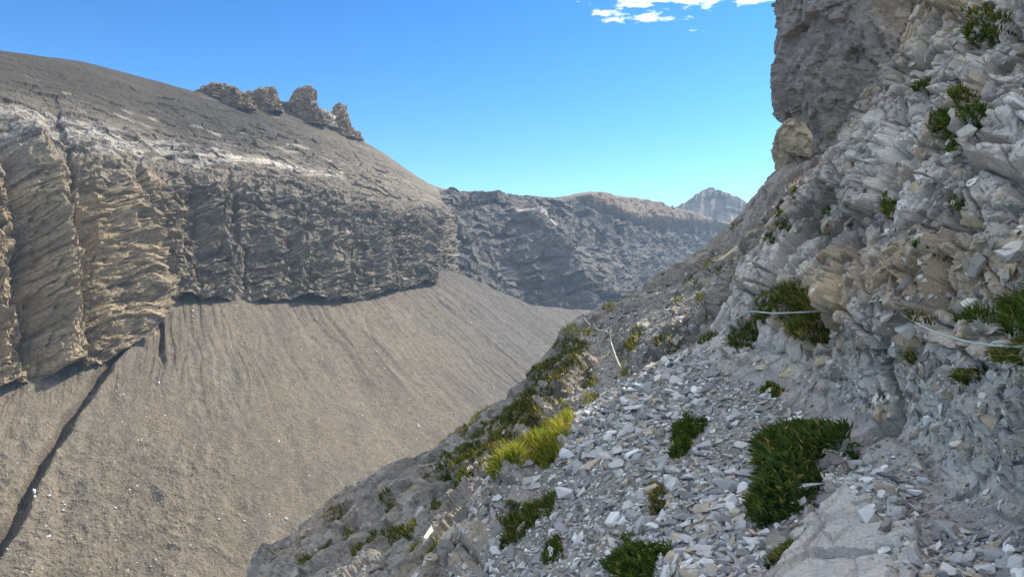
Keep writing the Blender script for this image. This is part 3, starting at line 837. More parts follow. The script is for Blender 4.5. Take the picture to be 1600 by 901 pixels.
# ---- the spur beyond the bank, with the trail running out along it
skirt = np.concatenate([np.arange(1, 22) * 0.07, [1.8, 2.4, 3.3, 4.6, 6.5, 9.0, 13.0, 20.0]])
SPUR = Sheet(SPUR_CTRL, SPUR_EDGE, 1340.0, rows_of(240, 240, 905, 1040, 440, 0, 14), 410, skirt, (0.62, 0.8, -0.15))
TRAIL = [(907, 505), (925, 512), (945, 522), (957, 535), (962, 552), (966, 575), (972, 600), (900, 612), (908, 592), (925, 560), (915, 535), (885, 520)]
def build_spur():
    s = SPUR
    X, Y = s.px.reshape(-1), s.py.reshape(-1)
    d, info = near_relief(s, 0.9, 200, 1.7, 1)
    pos = s.P.reshape(-1, 3)
    w = info['w']
    tr = sstep(-6, 8, poly_sd(X + w * 8, Y + w * 6, TRAIL))
    screeup = sstep(-10, 20, poly_sd(X + w * 20, Y + w * 12, [(925, 500), (1000, 455), (1060, 440), (1075, 470), (1060, 520), (1000, 560), (975, 560), (960, 520)]))
    lowrough = 1.0
    d = d * lowrough * (1 - 0.85 * tr) * (1 - 0.65 * screeup)
    d += screeup * (fbm(pos / 0.2, 3, 231) * 0.06 + ridged(pos @ np.array([[1, 0, 0], [0, .3, 0], [0, 0, 1]]) / 0.5, 3, 232) * 0.05)
    d -= tr * 0.12
    edge = sstep(0, 22, X - interp([(b, a) for a, b in SPUR_EDGE], Y))
    d = d * (0.45 + 0.55 * edge)
    s.displace(d)
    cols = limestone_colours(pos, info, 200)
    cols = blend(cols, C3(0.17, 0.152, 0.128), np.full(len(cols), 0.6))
    fol = fbm(info['q'] / np.array([1.6, 0.9, 0.16]), 4, 243)
    cols = blend(cols, C3(0.30, 0.285, 0.26), sstep(0.08, 0.4, fol) * 0.6)
    cols = blend(cols, C3(0.085, 0.075, 0.062), sstep(0.05, 0.35, -fol) * 0.65)
    lich = fbm(pos / np.array([1.0, 1.0, 0.6]), 4, 245)
    cols = blend(cols, C3(0.10, 0.088, 0.050), sstep(0.2, 0.42, lich) * 0.6)
    cols = blend(cols, C3(0.30, 0.265, 0.21), tr * 0.85)
    cols = blend(cols, C3(0.21, 0.195, 0.17), screeup * 0.7)
    # thin turf in the hollows of the slope below the trail
    turf = sstep(0.18, 0.42, fbm(pos / np.array([1.3, 1.3, 0.7]), 4, 241) + 0.12) * sstep(540, 600, Y) * sstep(800, 680, Y - 0.2 * X + 160) * (1 - tr)
    cols = blend(cols, C3(0.075, 0.080, 0.035), turf * 0.85)
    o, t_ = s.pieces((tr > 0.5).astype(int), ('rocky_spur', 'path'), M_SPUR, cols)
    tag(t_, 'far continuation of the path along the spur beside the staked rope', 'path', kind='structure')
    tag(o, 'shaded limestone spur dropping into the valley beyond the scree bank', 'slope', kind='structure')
build_spur()

# ---- the scree bank in front, the path across it and the rock wall on the right
skirt2 = np.concatenate([np.arange(1, 22) * 0.035, [0.95, 1.3, 1.8, 2.4, 3.2, 4.2]])
BANK = Sheet(BANK_CTRL, BANK_EDGE, 1760.0, rows_of(-330, -8, 909, 1240, 560, 26, 26), 560, skirt2, (0.75, 0.62, 0.05),
             np.concatenate([np.arange(1, 30) * 0.09, np.linspace(2.8, 12, 18)]))
PATH = [(1088, 546), (1140, 549), (1215, 580), (1290, 612), (1370, 655), (1440, 705), (1480, 760), (1600, 815), (1760, 860), (1760, 1240), (1430, 1240), (1440, 901),
        (1430, 850), (1400, 770), (1370, 725), (1330, 705), (1240, 645), (1150, 592), (1090, 562)]
SCREE = [(1085, 545), (1140, 552), (1240, 620), (1335, 690), (1320, 740), (1260, 800), (1205, 850), (1180, 901), (1150, 1240), (450, 1240), (640, 901), (720, 800), (760, 750),
         (830, 715), (890, 650), (975, 590), (1040, 555)]
SLAB = [(1190, 925), (1215, 880), (1270, 810), (1330, 762), (1385, 752), (1420, 800), (1440, 860), (1430, 930), (1300, 960)]
OUTCROP = [(640, 905), (690, 835), (735, 770), (800, 722), (850, 740), (830, 790), (780, 850), (730, 905)]
def build_bank():
    s = BANK
    X, Y = s.px.reshape(-1), s.py.reshape(-1)
    d, info = near_relief(s, 0.85, 300)
    pos = s.P.reshape(-1, 3); w = info['w']
    path = sstep(-8, 14, poly_sd(X + w * 14, Y + w * 9, PATH))
    scree = sstep(-8, 14, poly_sd(X + w * 14, Y + w * 10, SCREE))
    slab = sstep(-6, 10, poly_sd(X + w * 10, Y + w * 8, SLAB))
    outc = sstep(-6, 14, poly_sd(X + w * 14, Y + w * 10, OUTCROP))
    wall = np.clip(1 - np.maximum(path, scree), 0, 1)
    lower = sstep(500, 560, Y) * wall              # the eroded, smoother foot of the wall
    loose = np.maximum(path, scree * (1 - 0.8 * outc)) * (1 - slab)
    d = d * (1 - 0.86 * loose) * (1 - 0.68 * lower) * (1 - 0.15 * slab)
    d += loose * (fbm(pos / 0.5, 3, 331) * 0.05 + fbm(pos / 0.07, 3, 332) * 0.018)
    d += slab * 0.07
    edge = sstep(0, 30, X - interp([(b, a) for a, b in BANK_EDGE], Y))
    d = d * (0.5 + 0.5 * edge)
    s.displace(d)
    cols = limestone_colours(pos, info, 300)
    # ochre undercut in the middle of the wall, crushed pale rock at its foot
    och = sstep(-20, 40, poly_sd(X + w * 40, Y + w * 30, [(1330, 420), (1450, 360), (1600, 330), (1700, 330), (1700, 410), (1600, 420), (1480, 480), (1330, 480)]))
    cols = blend(cols, C3(0.36, 0.275, 0.165), och * (0.45 + 0.45 * sstep(-0.2, 0.3, info['big'])))
    cols = blend(cols, C3(0.40, 0.39, 0.365), lower * 0.55)
    cols = blend(cols, C3(0.44, 0.42, 0.385), slab * 0.35)
    cols_path = path * (1 - slab)
    soil = fbm(pos / 0.35, 4, 335)
    cols = blend(cols, C3(0.20, 0.19, 0.175), loose * 0.85)  # ground under the stones darkened, painted shade for the gaps between them
    cols = blend(cols, C3(0.40, 0.35, 0.28), loose * scree * sstep(0.15, 0.5, soil) * 0.8)
    cols = blend(cols, C3(0.37, 0.35, 0.325), cols_path * sstep(-0.4, 0.25, soil) * 0.8)
    zone = np.where(path > 0.5, 1, np.where((scree > 0.5) | (slab > 0.5), 0, 2))
    b_, p_, w_ = s.pieces(zone, ('scree_bank', 'path', 'rock_wall'), M_NEAR, cols)
    tag(b_, 'bank of loose grey scree falling away on the outer side of the path', 'scree slope', kind='structure')
    tag(p_, 'narrow stony path climbing along the foot of the rock wall', 'path', kind='structure')
    tag(w_, 'pale fractured limestone wall rising above the path', 'rock wall', kind='structure')
    return w_
BANK_O = build_bank()

# ---- the dark overhanging buttress above the spur
def build_tower():
    D0 = 29.5
    C, R = 210, 215
    ys = np.linspace(-260, 330, R)
    xl = interp([(-260, 1250), (-120, 1224), (0, 1217), (40, 1218), (80, 1213), (130, 1213), (150, 1219), (170, 1230), (190, 1240), (215, 1243), (240, 1243), (262, 1238), (290, 1222), (330, 1200)], ys) + 36
    m = D0 / F
    V = np.zeros((R, C, 3)); 
    th = np.linspace(math.radians(200), math.radians(-40), C)          # from behind the left edge round the front to the right
    for i, y in enumerate(ys):
        x0 = (xl[i] - CX) * m; z = (CY - y) * m
        hw = (1640 - xl[i]) * m * 0.5
        dep = 4.6 - 0.25 * np.clip((y - 150) / 100, 0, 1) * 4.0
        cx = x0 + hw
        c, sn = np.cos(th), np.sin(th)
        e = 0.72
        V[i, :, 0] = cx - hw * np.sign(-c) * np.abs(c) ** e * 1.0
        V[i, :, 1] = D0 + 1.0 - dep * np.sign(sn) * np.abs(sn) ** e
        V[i, :, 2] = z
    N = grid_normals(V)
    ctr = np.array([(1420 - CX) * m, D0 + 2, 0])
    out = V - ctr; out[..., 2] = 0
    if (N * out).sum() < 0: N = -N
    pos = V.reshape(-1, 3)
    h1, c1, r1 = blocks(pos / np.array([2.2, 2.2, 2.6]), 401, 0.8)
    h2, c2, r2 = blocks(pos / np.array([0.8, 0.8, 0.7]), 402, 0.9)
    h3, c3, r3 = blocks(pos / 0.3, 403, 0.9)
    w = fbm(pos / 1.5, 4, 405)
    d = 0.30 * h1 + 0.16 * h2 + 0.07 * h3 + 0.35 * w + 0.15 * ridged(pos / 0.9, 3, 406)
    P = pos + N.reshape(-1, 3) * d[:, None]
    a = fbm(pos / 1.2, 4, 407)
    base = np.ones((len(pos), 3), np.float32) * C3(0.235, 0.210, 0.185)
    base = blend(base, C3(0.32, 0.305, 0.285), sstep(0.1, 0.5, a + 0.3 * (r2 - 0.5)) * 0.75)
    base = blend(base, C3(0.115, 0.105, 0.100), sstep(0.1, 0.45, -a) * 0.7)
    base = blend(base, C3(0.29, 0.22, 0.14), sstep(0.15, 0.45, fbm(pos / 2.5, 3, 409)) * 0.6)
    base *= (1 + 0.4 * (r3 - 0.5))[:, None]
    o = mesh_np('rock_buttress', P + [0, 0, EYE], grid_faces(R, C), M_TOWER, cols=base)
    tag(o, 'dark grey-brown overhanging rock buttress rising above the spur', 'cliff', kind='structure')
build_tower()

# ------------------------------------------------------------------ free-standing rocks: knob, pinnacles
def pillar(name, D, rows, depth, mat, col, amp, cell, seed, label, cat, group=None, R=70, C=90, col2=None):
    """an upright rock traced from rows (y, left, right) at distance D, closed all round"""
    r = np.array(rows, float)
    ys = np.linspace(r[0, 0], r[-1, 0], R)
    xl = np.interp(ys, r[:, 0], r[:, 1]); xr = np.interp(ys, r[:, 0], r[:, 2])
    m = D / F
    th = np.linspace(0, 2 * np.pi, C)
    V = np.zeros((R, C, 3))
    hw = (xr - xl) * 0.5 * m; cx = ((xr + xl) * 0.5 - CX) * m
    e = 0.8
    c, s = np.cos(th), np.sin(th)
    V[..., 0] = cx[:, None] + hw[:, None] * (np.sign(c) * np.abs(c) ** e)[None]
    V[..., 1] = D + np.minimum(hw * 1.2, depth)[:, None] * (np.sign(s) * np.abs(s) ** e)[None]
    V[..., 2] = ((CY - ys) * m)[:, None] + EYE
    base = np.array([cx[-1], D, V[-1, 0, 2]])
    N = grid_normals(V)
    out = V - np.array([0, D, 0]); out[..., 0] -= cx[:, None]; out[..., 2] = 0
    if (N * out).sum() < 0: N = -N
    pos = V.reshape(-1, 3)
    p = pos / cell
    h1, c1, r1 = blocks(p / np.array([1, 1, 1.3]), seed, 0.9); h2, c2, r2 = blocks(p * 2.6, seed + 1, 0.9)
    d = amp * (0.65 * h1 + 0.35 * h2 + 0.3 * fbm(p, 4, seed + 2))
    d[::1] *= np.repeat(sstep(0, 0.12, np.linspace(0, 1, R)) * 0.8 + 0.2, C)
    # the seam closes because the noise lives in space, not along the loop
    V2 = pos + N.reshape(-1, 3) * d[:, None]
    V2 = V2.reshape(R, C, 3); V2[:, -1] = V2[:, 0]
    top = V2[0].mean(0)[None]
    Vall = np.concatenate([V2.reshape(-1, 3), top]) - base
    a = fbm(np.concatenate([p, [top[0] / cell]]) * 1.5, 4, seed + 5)
    cols = np.ones((len(Vall), 3), np.float32) * C3(*col)
    cols = blend(cols, C3(*(col2 or [k * 0.55 for k in col])), sstep(-0.05, 0.4, a))
    cols *= (1 + 0.5 * (np.concatenate([r2, [0.5]]) - 0.5))[:, None]
    q = grid_faces(R, C)
    fan = np.array([[len(Vall) - 1, i, i + 1, i + 1] for i in range(C - 1)])
    tri = np.concatenate([q[:, [0, 1, 2]], q[:, [0, 2, 3]], fan[:, [0, 1, 2]]])
    o = mesh_np(name, Vall, tri, mat, cols=cols)
    o.location = base
    return tag(o, label, cat, group, kind='thing')

pillar('boulder', 26.2, [(185, 1232, 1240), (190, 1223, 1248), (200, 1215, 1255), (215, 1211, 1262), (232, 1213, 1266), (250, 1218, 1264), (268, 1220, 1262), (300, 1215, 1268)],
       0.9, M_TOWER, (0.33, 0.265, 0.175), 0.16, 0.7, 501, 'upright rounded tan boulder standing at the foot of the dark overhanging buttress', 'boulder', col2=(0.22, 0.19, 0.15))
def ridge_D(px):
    return float(np.interp(px, MTN['xs'], MTN['D'][0])) - 2.0
CRAG = (0.22, 0.160, 0.095)
CG = 'brown crags along the left skyline'
for rows, lab, nm in (
    ([(130, 338, 344), (134, 330, 352), (138, 322, 362), (143, 312, 374), (150, 300, 386), (158, 294, 392), (172, 288, 400)], 'long low brown crag with a blunt hump on the left skyline, up-ridge of the others', 'rock_crag'),
    ([(136, 422, 428), (141, 416, 430), (145, 398, 431), (151, 378, 432), (160, 370, 436), (176, 362, 444)], 'low flat-topped brown crag ending in a small horn on the skyline', 'rock_crag'),
    ([(160, 372, 440), (165, 378, 474), (172, 392, 498), (182, 410, 505), (196, 430, 512)], 'low rounded brown rock band running along under the skyline pinnacles', 'rock_crag'),
    ([(134, 482, 487), (138, 478, 490), (143, 466, 492), (146, 462, 492), (151, 459, 492), (158, 453, 493), (166, 450, 497), (178, 447, 501), (194, 444, 506)], 'tallest brown twin-topped rock pinnacle on the left skyline', 'rock_pinnacle'),
    ([(173, 500, 512), (178, 497, 518), (186, 494, 522), (200, 490, 526)], 'small pale rock saddle between the two tall skyline pinnacles', 'rock_crag'),
    ([(160, 531, 534), (166, 527, 538), (172, 523, 540), (180, 519, 543), (190, 516, 547), (200, 512, 550), (216, 508, 555)], 'leaning brown rock tooth at the lower end of the skyline crags', 'rock_pinnacle'),
    ([(204, 552, 555), (208, 550, 560), (220, 547, 566)], 'tiny brown rock nub below the last skyline tooth', 'rock_crag')):
    xm = 0.5 * (rows[-1][1] + rows[-1][2])
    pillar(nm, ridge_D(xm), rows, 7.0, M_MTN, (0.42, 0.37, 0.29) if 'pale' in lab else CRAG, 2.6, 3.6, 520 + int(xm), lab, 'rock', CG, R=60, C=80,
           col2=(0.13, 0.105, 0.08))

# ------------------------------------------------------------------ loose stones
def hull_stone(seed, npts=11, sc=(1, 0.72, 0.36), detail=0):
    r = np.random.default_rng(seed)
    p = r.normal(size=(npts, 3)); p /= np.linalg.norm(p, axis=1, keepdims=True)
    p = np.sign(p) * np.abs(p) ** 0.7
    p *= (0.75 + 0.25 * r.random((npts, 1))) * np.array(sc) * 0.5
    bm = bmesh.new()
    for v in p: bm.verts.new(v)
    res = bmesh.ops.convex_hull(bm, input=bm.verts)
    junk = list({g for g in res['geom_interior'] + res['geom_unused'] if isinstance(g, bmesh.types.BMVert)})
    if junk: bmesh.ops.delete(bm, geom=junk, context='VERTS')
    bmesh.ops.triangulate(bm, faces=bm.faces)
    if detail:
        bmesh.ops.subdivide_edges(bm, edges=bm.edges, cuts=detail, use_grid_fill=True)
        bmesh.ops.triangulate(bm, faces=bm.faces)
        for v in bm.verts:
            pass
    bm.verts.ensure_lookup_table()
    V = np.array([v.co[:] for v in bm.verts]); Fc = np.array([[v.index for v in f.verts] for f in bm.faces]) if not bm.verts.index_update() else None
    bm.free()
    if detail:
        q = V * 3.0 + seed
        d = blocks(q, seed, 0.9)[0] * 0.035 + fbm(q * 1.3, 4, seed) * 0.07
        V = V + V / (np.linalg.norm(V, axis=1, keepdims=True) + 1e-6) * d[:, None]
    return V, Fc

PROTO = [hull_stone(900 + i, 9 + i % 5, (1, 0.62 + 0.05 * (i % 5), 0.24 + 0.07 * (i % 4))) for i in range(16)]

def frames(N, spread, r):
    """random rotations whose local z lies near the normals"""
    n = len(N)
    z = N + r.normal(size=(n, 3)) * spread
    z /= np.linalg.norm(z, axis=1, keepdims=True)
    t = r.normal(size=(n, 3))
    x = t - (t * z).sum(1, keepdims=True) * z
    x /= np.linalg.norm(x, axis=1, keepdims=True)
    y = np.cross(z, x)
    return np.stack([x, y, z], -1)

def stone_colours(n, r, warm=0.22):
    pal = np.array([(0.25, 0.245, 0.245), (0.34, 0.335, 0.33), (0.44, 0.43, 0.415), (0.57, 0.56, 0.54), (0.70, 0.69, 0.67), (0.42, 0.355, 0.27), (0.18, 0.175, 0.17)])
    pr = np.array([0.20, 0.25, 0.20, 0.12, 0.05, warm * 0.5, 0.07]); pr /= pr.sum()
    c = pal[r.choice(len(pal), n, p=pr)]
    return c * (0.7 + 0.45 * r.random((n, 1))) * np.array((0.98, 1.0, 0.97))

def stone_mass(name, P, N, S, r, mat, label, cat, spread=0.35, lift=0.1, tint=(1, 1, 1)):
    Rm = frames(N, spread, r)
    cols = stone_colours(len(P), r) * np.array(tint)
    Vs, Fs, Cs = [], [], []; off = 0
    pick = r.integers(0, len(PROTO), len(P))
    for k, (v, f) in enumerate(PROTO):
        ii = np.where(pick == k)[0]
        if not len(ii): continue
        W = np.einsum('nij,vj->nvi', Rm[ii], v) * S[ii, None, None] + (P[ii] + N[ii] * S[ii, None] * lift)[:, None]
        Vs.append(W.reshape(-1, 3)); Cs.append(np.repeat(cols[ii], len(v), 0))
        Fs.append((f[None] + (np.arange(len(ii)) * len(v))[:, None, None] + off).reshape(-1, 3))
        off += len(ii) * len(v)
    o = mesh_np(name, np.concatenate(Vs), np.concatenate(Fs), mat, cols=np.concatenate(Cs))
    return tag(o, label, cat, kind='stuff')

def scatter(sheet, poly, n, r, jitter=0, gain=1.0):
    poly = np.array(poly, float)
    lo = poly.min(0); hi = poly.max(0); hi = np.minimum(hi, (1700, 960))
    x = r.uniform(lo[0], hi[0], n); y = r.uniform(lo[1], hi[1], n)
    ok = (poly_sd(x, y, poly) > r.normal(size=n) * jitter) & sheet.inside(x, y)
    return x[ok], y[ok]

GRASS = []       # filled below, used to keep stones out of turf
BIG_TUFT = [(1186, 695), (1215, 672), (1262, 668), (1305, 674), (1330, 700), (1300, 716), (1286, 730), (1268, 765), (1228, 800), (1190, 822), (1174, 806), (1188, 752)]

r = np.random.default_rng(11)
xs_, ys_, ss_ = [], [], []
for poly, n, med, sig, mx in ((SCREE, 44000, 0.035, 0.60, 0.26), (PATH, 20000, 0.027, 0.50, 0.14),
                             ([(1345, 690), (1440, 700), (1450, 790), (1400, 830), (1350, 800), (1330, 740)], 2600, 0.060, 0.5, 0.20),
                             ([(990, 760), (1190, 740), (1190, 901), (1010, 940), (980, 850)], 2200, 0.075, 0.42, 0.22),
                             ([(1000, 560), (1090, 550), (1110, 640), (900, 740), (860, 700), (900, 650)], 2600, 0.085, 0.42, 0.30),
                             ([(1380, 850), (1600, 830), (1600, 960), (1380, 960)], 1500, 0.055, 0.5, 0.16),
                             ([(1230, 560), (1600, 560), (1600, 800), (1450, 700), (1330, 640)], 1500, 0.035, 0.6, 0.14)):
    x, y = scatter(BANK, poly, n, r, 14)
    ox = poly_sd(x, y, OUTCROP); osl = poly_sd(x, y, SLAB); og = np.maximum(poly_sd(x, y, BIG_TUFT), poly_sd(x, y, [(778, 752), (795, 722), (850, 690), (880, 655), (892, 652), (884, 690), (842, 748), (808, 768)]) + 4)
    bare = fbm(np.stack([x / 90., y / 60., x * 0], -1), 3, 77)
    trod = (poly_sd(x, y, PATH) > 6) & (y < 850)
    keep = ~((ox > 0) & (r.random(len(x)) < 0.45)) & ~((osl > 0) & (r.random(len(x)) < 0.55)) & (og < 6) & ~(trod & (r.random(len(x)) < np.where(y < 740, 0.88, 0.65))) & ~((bare > 0.22) & (r.random(len(x)) < 0.7) & (med < 0.05))
    s = np.minimum(med * np.exp(r.normal(size=len(x)) * sig), np.where(trod & (y < 720), 0.06, mx))
    xs_.append(x[keep]); ys_.append(y[keep]); ss_.append(s[keep])
sx = np.concatenate(xs_); sy = np.concatenate(ys_); ssz = np.concatenate(ss_)
sP, sN = BANK.sample(sx, sy)
dist = np.linalg.norm(sP - np.array([0, 0, EYE]), axis=1)
# the photograph's rows crowd the near ground: thin there so that the cover stays even over the ground
keep = r.random(len(sx)) < np.clip((dist / 8.0) ** 1.6, 0.2, 1)
sx, sy, ssz, sP, sN, dist = sx[keep], sy[keep], ssz[keep], sP[keep], sN[keep], dist[keep]
inframe = (sx > 0) & (sx < 1596) & (sy < 897)
order = np.argsort(-(ssz / dist) * inframe)
N_IND = 285
ind = order[:N_IND]; rest = order[N_IND:]
stone_mass('scree_stones', sP[rest], sN[rest], ssz[rest], r, M_STONES, 'countless small angular grey stones covering the scree bank and path', 'stones')
stone_meshes = []
for k, (v, f) in enumerate(PROTO):
    me = bpy.data.meshes.new('loose_stone')
    me.from_pydata(v.tolist(), [], f.tolist()); me.materials.append(M_STONE); me.update()
    stone_meshes.append(me)
Rm = frames(sN, 0.35, r)
TONES = {'dark grey': (0.23, 0.225, 0.225), 'mid grey': (0.36, 0.355, 0.35), 'light grey': (0.52, 0.51, 0.49), 'whitish': (0.70, 0.69, 0.67), 'tan': (0.42, 0.355, 0.27)}
LANDMARKS = [(1250, 740, 'the big leafy tuft'), (1072, 684, 'the oblong green cushion'), (1206, 612, 'the small round tuft by the path'), (824, 818, 'the long grass clump on the outcrop'),
             (995, 882, 'the spreading tuft at the bank foot'), (868, 870, 'the small upright grass clump'), (1048, 762, 'the pale rounded boulder'), (1104, 817, 'the long thin tan slab'),
             (983, 624, 'the whitish crest block'), (1060, 560, 'the crest of the bank'), (920, 700, 'the bluish-white slab'), (840, 725, 'the sunlit grass strip'),
             (1390, 760, 'the rubble heap beside the path'), (1300, 860, 'the pale slab by the path'), (1500, 870, 'the near stretch of path'), (1550, 690, 'the foot of the rock wall'),
             (1140, 720, 'the gap between cushion and leafy tuft'), (1130, 620, 'the outer edge of the upper path'), (940, 790, 'the open scree above the small grass clumps')]
LM_P = BANK.sample([l[0] for l in LANDMARKS], [l[1] for l in LANDMARKS])[0]
for i in ind:
    o = bpy.data.objects.new('loose_stone', stone_meshes[int(r.integers(0, 16))])
    s = float(ssz[i])
    o.matrix_world = Matrix.Translation(Vector(sP[i] + sN[i] * s * 0.12)) @ Matrix(Rm[i].tolist()).to_4x4() @ Matrix.Diagonal((s, s, s, 1))
    COL.objects.link(o)
    tone = list(TONES)[int(r.choice(5, p=(0.25, 0.37, 0.2, 0.08, 0.10)))]
    k = 0.85 + 0.3 * r.random()
    o.color = (*[c * k for c in TONES[tone]], 1)
    j = int(np.argmin(np.linalg.norm(LM_P - sP[i], axis=1)))
    tag(o, f'{"large" if s > 0.16 else "small"} {tone} angular stone lying nearest to {LANDMARKS[j][2]}', 'stone', 'larger loose stones of the scree bank and path')

# boulders that stand out on the bank: x, y, length in pixels, flatness, colour, label
def boulder(x, y, size, flat, col, label, seed, sheet=BANK, spin=None, sink=0.15, name='boulder'):
    P, N = sheet.sample(x, y); P = P[0]; N = N[0]
    d = np.linalg.norm(P - np.array([0, 0, EYE]))
    L = size / F * d
    V, Fc = hull_stone(seed, 14, (1, 0.72, flat), detail=5)
    rr = np.random.default_rng(seed)
    Rm_ = frames(N[None], 0.12, rr)[0]
    if spin is not None:      # long side along a direction in the picture plane
        t = np.array([math.cos(spin), 0.25, math.sin(spin)]); xx = t - (t @ N) * N; xx /= np.linalg.norm(xx)
        Rm_ = np.stack([xx, np.cross(N, xx), N], -1)
    W = (V * L) @ Rm_.T
    a = fbm(V * 5 + seed, 4, seed)
    cols = np.ones((len(V), 3), np.float32) * C3(*col)
    cols = blend(cols, C3(*[c * 0.6 for c in col]), sstep(0, 0.45, a))
    o = mesh_np(name, W, Fc, M_STONES, cols=cols)
    o.location = P + N * L * flat * (0.5 - sink) * 0.6
    return tag(o, label, 'boulder' if name == 'boulder' else 'stone', kind='thing')
W_, G_, D_ = (0.64, 0.62, 0.59), (0.44, 0.43, 0.41), (0.22, 0.215, 0.21)
boulder(1048, 762, 42, 0.7, W_, 'pale rounded boulder set in the scree beside a straw-coloured grass tuft', 1001)
boulder(1056, 737, 32, 0.6, G_, 'grey boulder resting just above the pale rounded boulder in the scree', 1002)
boulder(1104, 817, 40, 0.28, (0.40, 0.37, 0.32), 'long thin tan slab lying in the coarse rubble of the lower scree bank', 1003, spin=0.55, name='stone_slab')
boulder(1158, 811, 36, 0.25, (0.46, 0.41, 0.33), 'flat buff slab lying beside the big leafy green tuft', 1004, spin=-0.05, name='stone_slab')
boulder(838, 765, 44, 0.3, G_, 'long grey slab jutting from the outcrop below the sunlit grass', 1005, spin=0.65, name='stone_slab')
boulder(895, 742, 26, 0.5, D_, 'dark grey block in the scree near the sunlit grass strip', 1006)
boulder(1296, 726, 52, 0.4, (0.16, 0.155, 0.15), 'smooth dark rock half buried beneath the big leafy green tuft', 1007, spin=0.25)
boulder(983, 624, 36, 0.4, W_, 'broad whitish block at the crest of the scree bank', 1008, spin=0.3)
boulder(953, 632, 34, 0.4, D_, 'dark wedge-shaped block leaning beside the whitish crest block', 1009, spin=0.35)
boulder(1037, 592, 24, 0.5, (0.44, 0.42, 0.39), 'pale upright block just below the crest of the scree bank', 1010)
boulder(1040, 566, 18, 0.8, W_, 'small white block on the very crest of the scree bank', 1011)
boulder(920, 700, 36, 0.3, (0.43, 0.44, 0.45), 'bluish-white flat slab half way up the scree bank', 1012, spin=0.4, name='stone_slab')
boulder(1018, 681, 22, 0.7, (0.42, 0.36, 0.28), 'tan block standing in bare earth beside the oblong green cushion', 1013)
boulder(1104, 706, 28, 0.6, G_, 'grey boulder in the scree right of the oblong green cushion', 1014)
boulder(1382, 792, 20, 0.5, (0.62, 0.61, 0.59), 'small bright white stone on the rubble heap beside the path', 1015, spin=1.1)
boulder(1416, 819, 17, 0.6, (0.60, 0.59, 0.57), 'bright white stone at the edge of the path below the rubble heap', 1016)
boulder(1388, 842, 26, 0.6, (0.26, 0.24, 0.21), 'brown angular block on the slab edge beside the path', 1017)
boulder(1372, 757, 24, 0.6, G_, 'rounded grey boulder in the rubble heap beside the path', 1018)
boulder(1480, 862, 18, 0.5, D_, 'dark stone lying in the middle of the near path', 1019)
boulder(1345, 780, 30, 0.25, G_, 'tilted grey slab leaning on the side of the rubble heap', 1020, spin=-0.8, name='stone_slab')

# blocks standing proud of the rock wall: parts of it
r = np.random.default_rng(21)
wx = r.uniform(1130, 1620, 900); wy = r.uniform(-20, 560, 900)
okw = BANK.inside(wx, wy, 14) & (poly_sd(wx, wy, [(1130, 560), (1130, 480), (1290, 265), (1440, 0), (1440, -30), (1640, -30), (1640, 560)]) > 4)
wx, wy = wx[okw][:230], wy[okw][:230]
wP, wN = BANK.sample(wx, wy)
wall_meshes = []
for k in range(10):
    V, Fc = hull_stone(1200 + k, 10, (1, 0.7, 0.42), detail=1)
    me = bpy.data.meshes.new('rock_block'); me.from_pydata(V.tolist(), [], Fc.tolist()); me.materials.append(M_STONE); me.update()
    wall_meshes.append(me)
bed = np.array([0.75, 0.5, 0.62]); bed /= np.linalg.norm(bed)
for i in range(len(wx)):
    d = np.linalg.norm(wP[i] - np.array([0, 0, EYE]))
    s = float(min(0.11 * d / 6 * np.exp(r.normal() * 0.55), 0.45))
    z = wN[i] + r.normal(size=3) * 0.25; z /= np.linalg.norm(z)
    t = bed + r.normal(size=3) * 0.35; x = t - (t @ z) * z; x /= np.linalg.norm(x)
    Rb = np.stack([x, np.cross(z, x), z], -1)
    o = bpy.data.objects.new('rock_block', wall_meshes[i % 10])
    o.matrix_world = Matrix.Translation(Vector(wP[i] - wN[i] * s * 0.13)) @ Matrix(Rb.tolist()).to_4x4() @ Matrix.Diagonal((s, s, s, 1))
    kk = 0.8 + 0.4 * r.random()
    o.color = (*[c * kk for c in ((0.43, 0.41, 0.38), (0.48, 0.455, 0.42), (0.32, 0.305, 0.285), (0.40, 0.34, 0.25))[i % 4]], 1)
    COL.objects.link(o); o.parent = BANK_O

# smaller broken flakes bedded all over the wall
vx = r.uniform(1100, 1660, 24500); vy = r.uniform(-60, 720, 24500)
okv = BANK.inside(vx, vy, 6) & (poly_sd(vx, vy, PATH) < -4) & (poly_sd(vx, vy, SCREE) < -4)
cv_ = fbm(np.stack([vx / 70., vy / 55., vx * 0], -1), 3, 189)
okv &= r.random(len(vx)) < np.clip(0.30 + 1.6 * cv_, 0.04, 0.9)
vx, vy = vx[okv], vy[okv]
vP, vN = BANK.sample(vx, vy)
vS = np.minimum(0.055 * np.exp(r.normal(size=len(vx)) * 0.65), 0.36)
flakes = stone_mass('broken_flakes', vP, vN, vS, r, M_STONES, None, None, 0.35, -0.05, (0.98, 0.93, 0.85))
flakes.parent = BANK_O
# the weathered lip of the bank
ex = r.uniform(640, 905, 2600); ey = r.uniform(640, 901, 2600)
exl = np.interp(ey, BANK.ys, BANK.xl)
oke = (ex > exl + 1) & (ex < exl + 60) & ((ey > 772) | (ey < 646))
eP, eN = BANK.sample(ex[oke], ey[oke])
stone_mass('lip_stones', eP, eN, np.minimum(0.085 * np.exp(r.normal(size=int(oke.sum())) * 0.6), 0.4), r, M_STONES, 'weathered grey blocks along the outer lip of the scree bank', 'stones', 0.4, 0.02, (0.9, 0.86, 0.8))

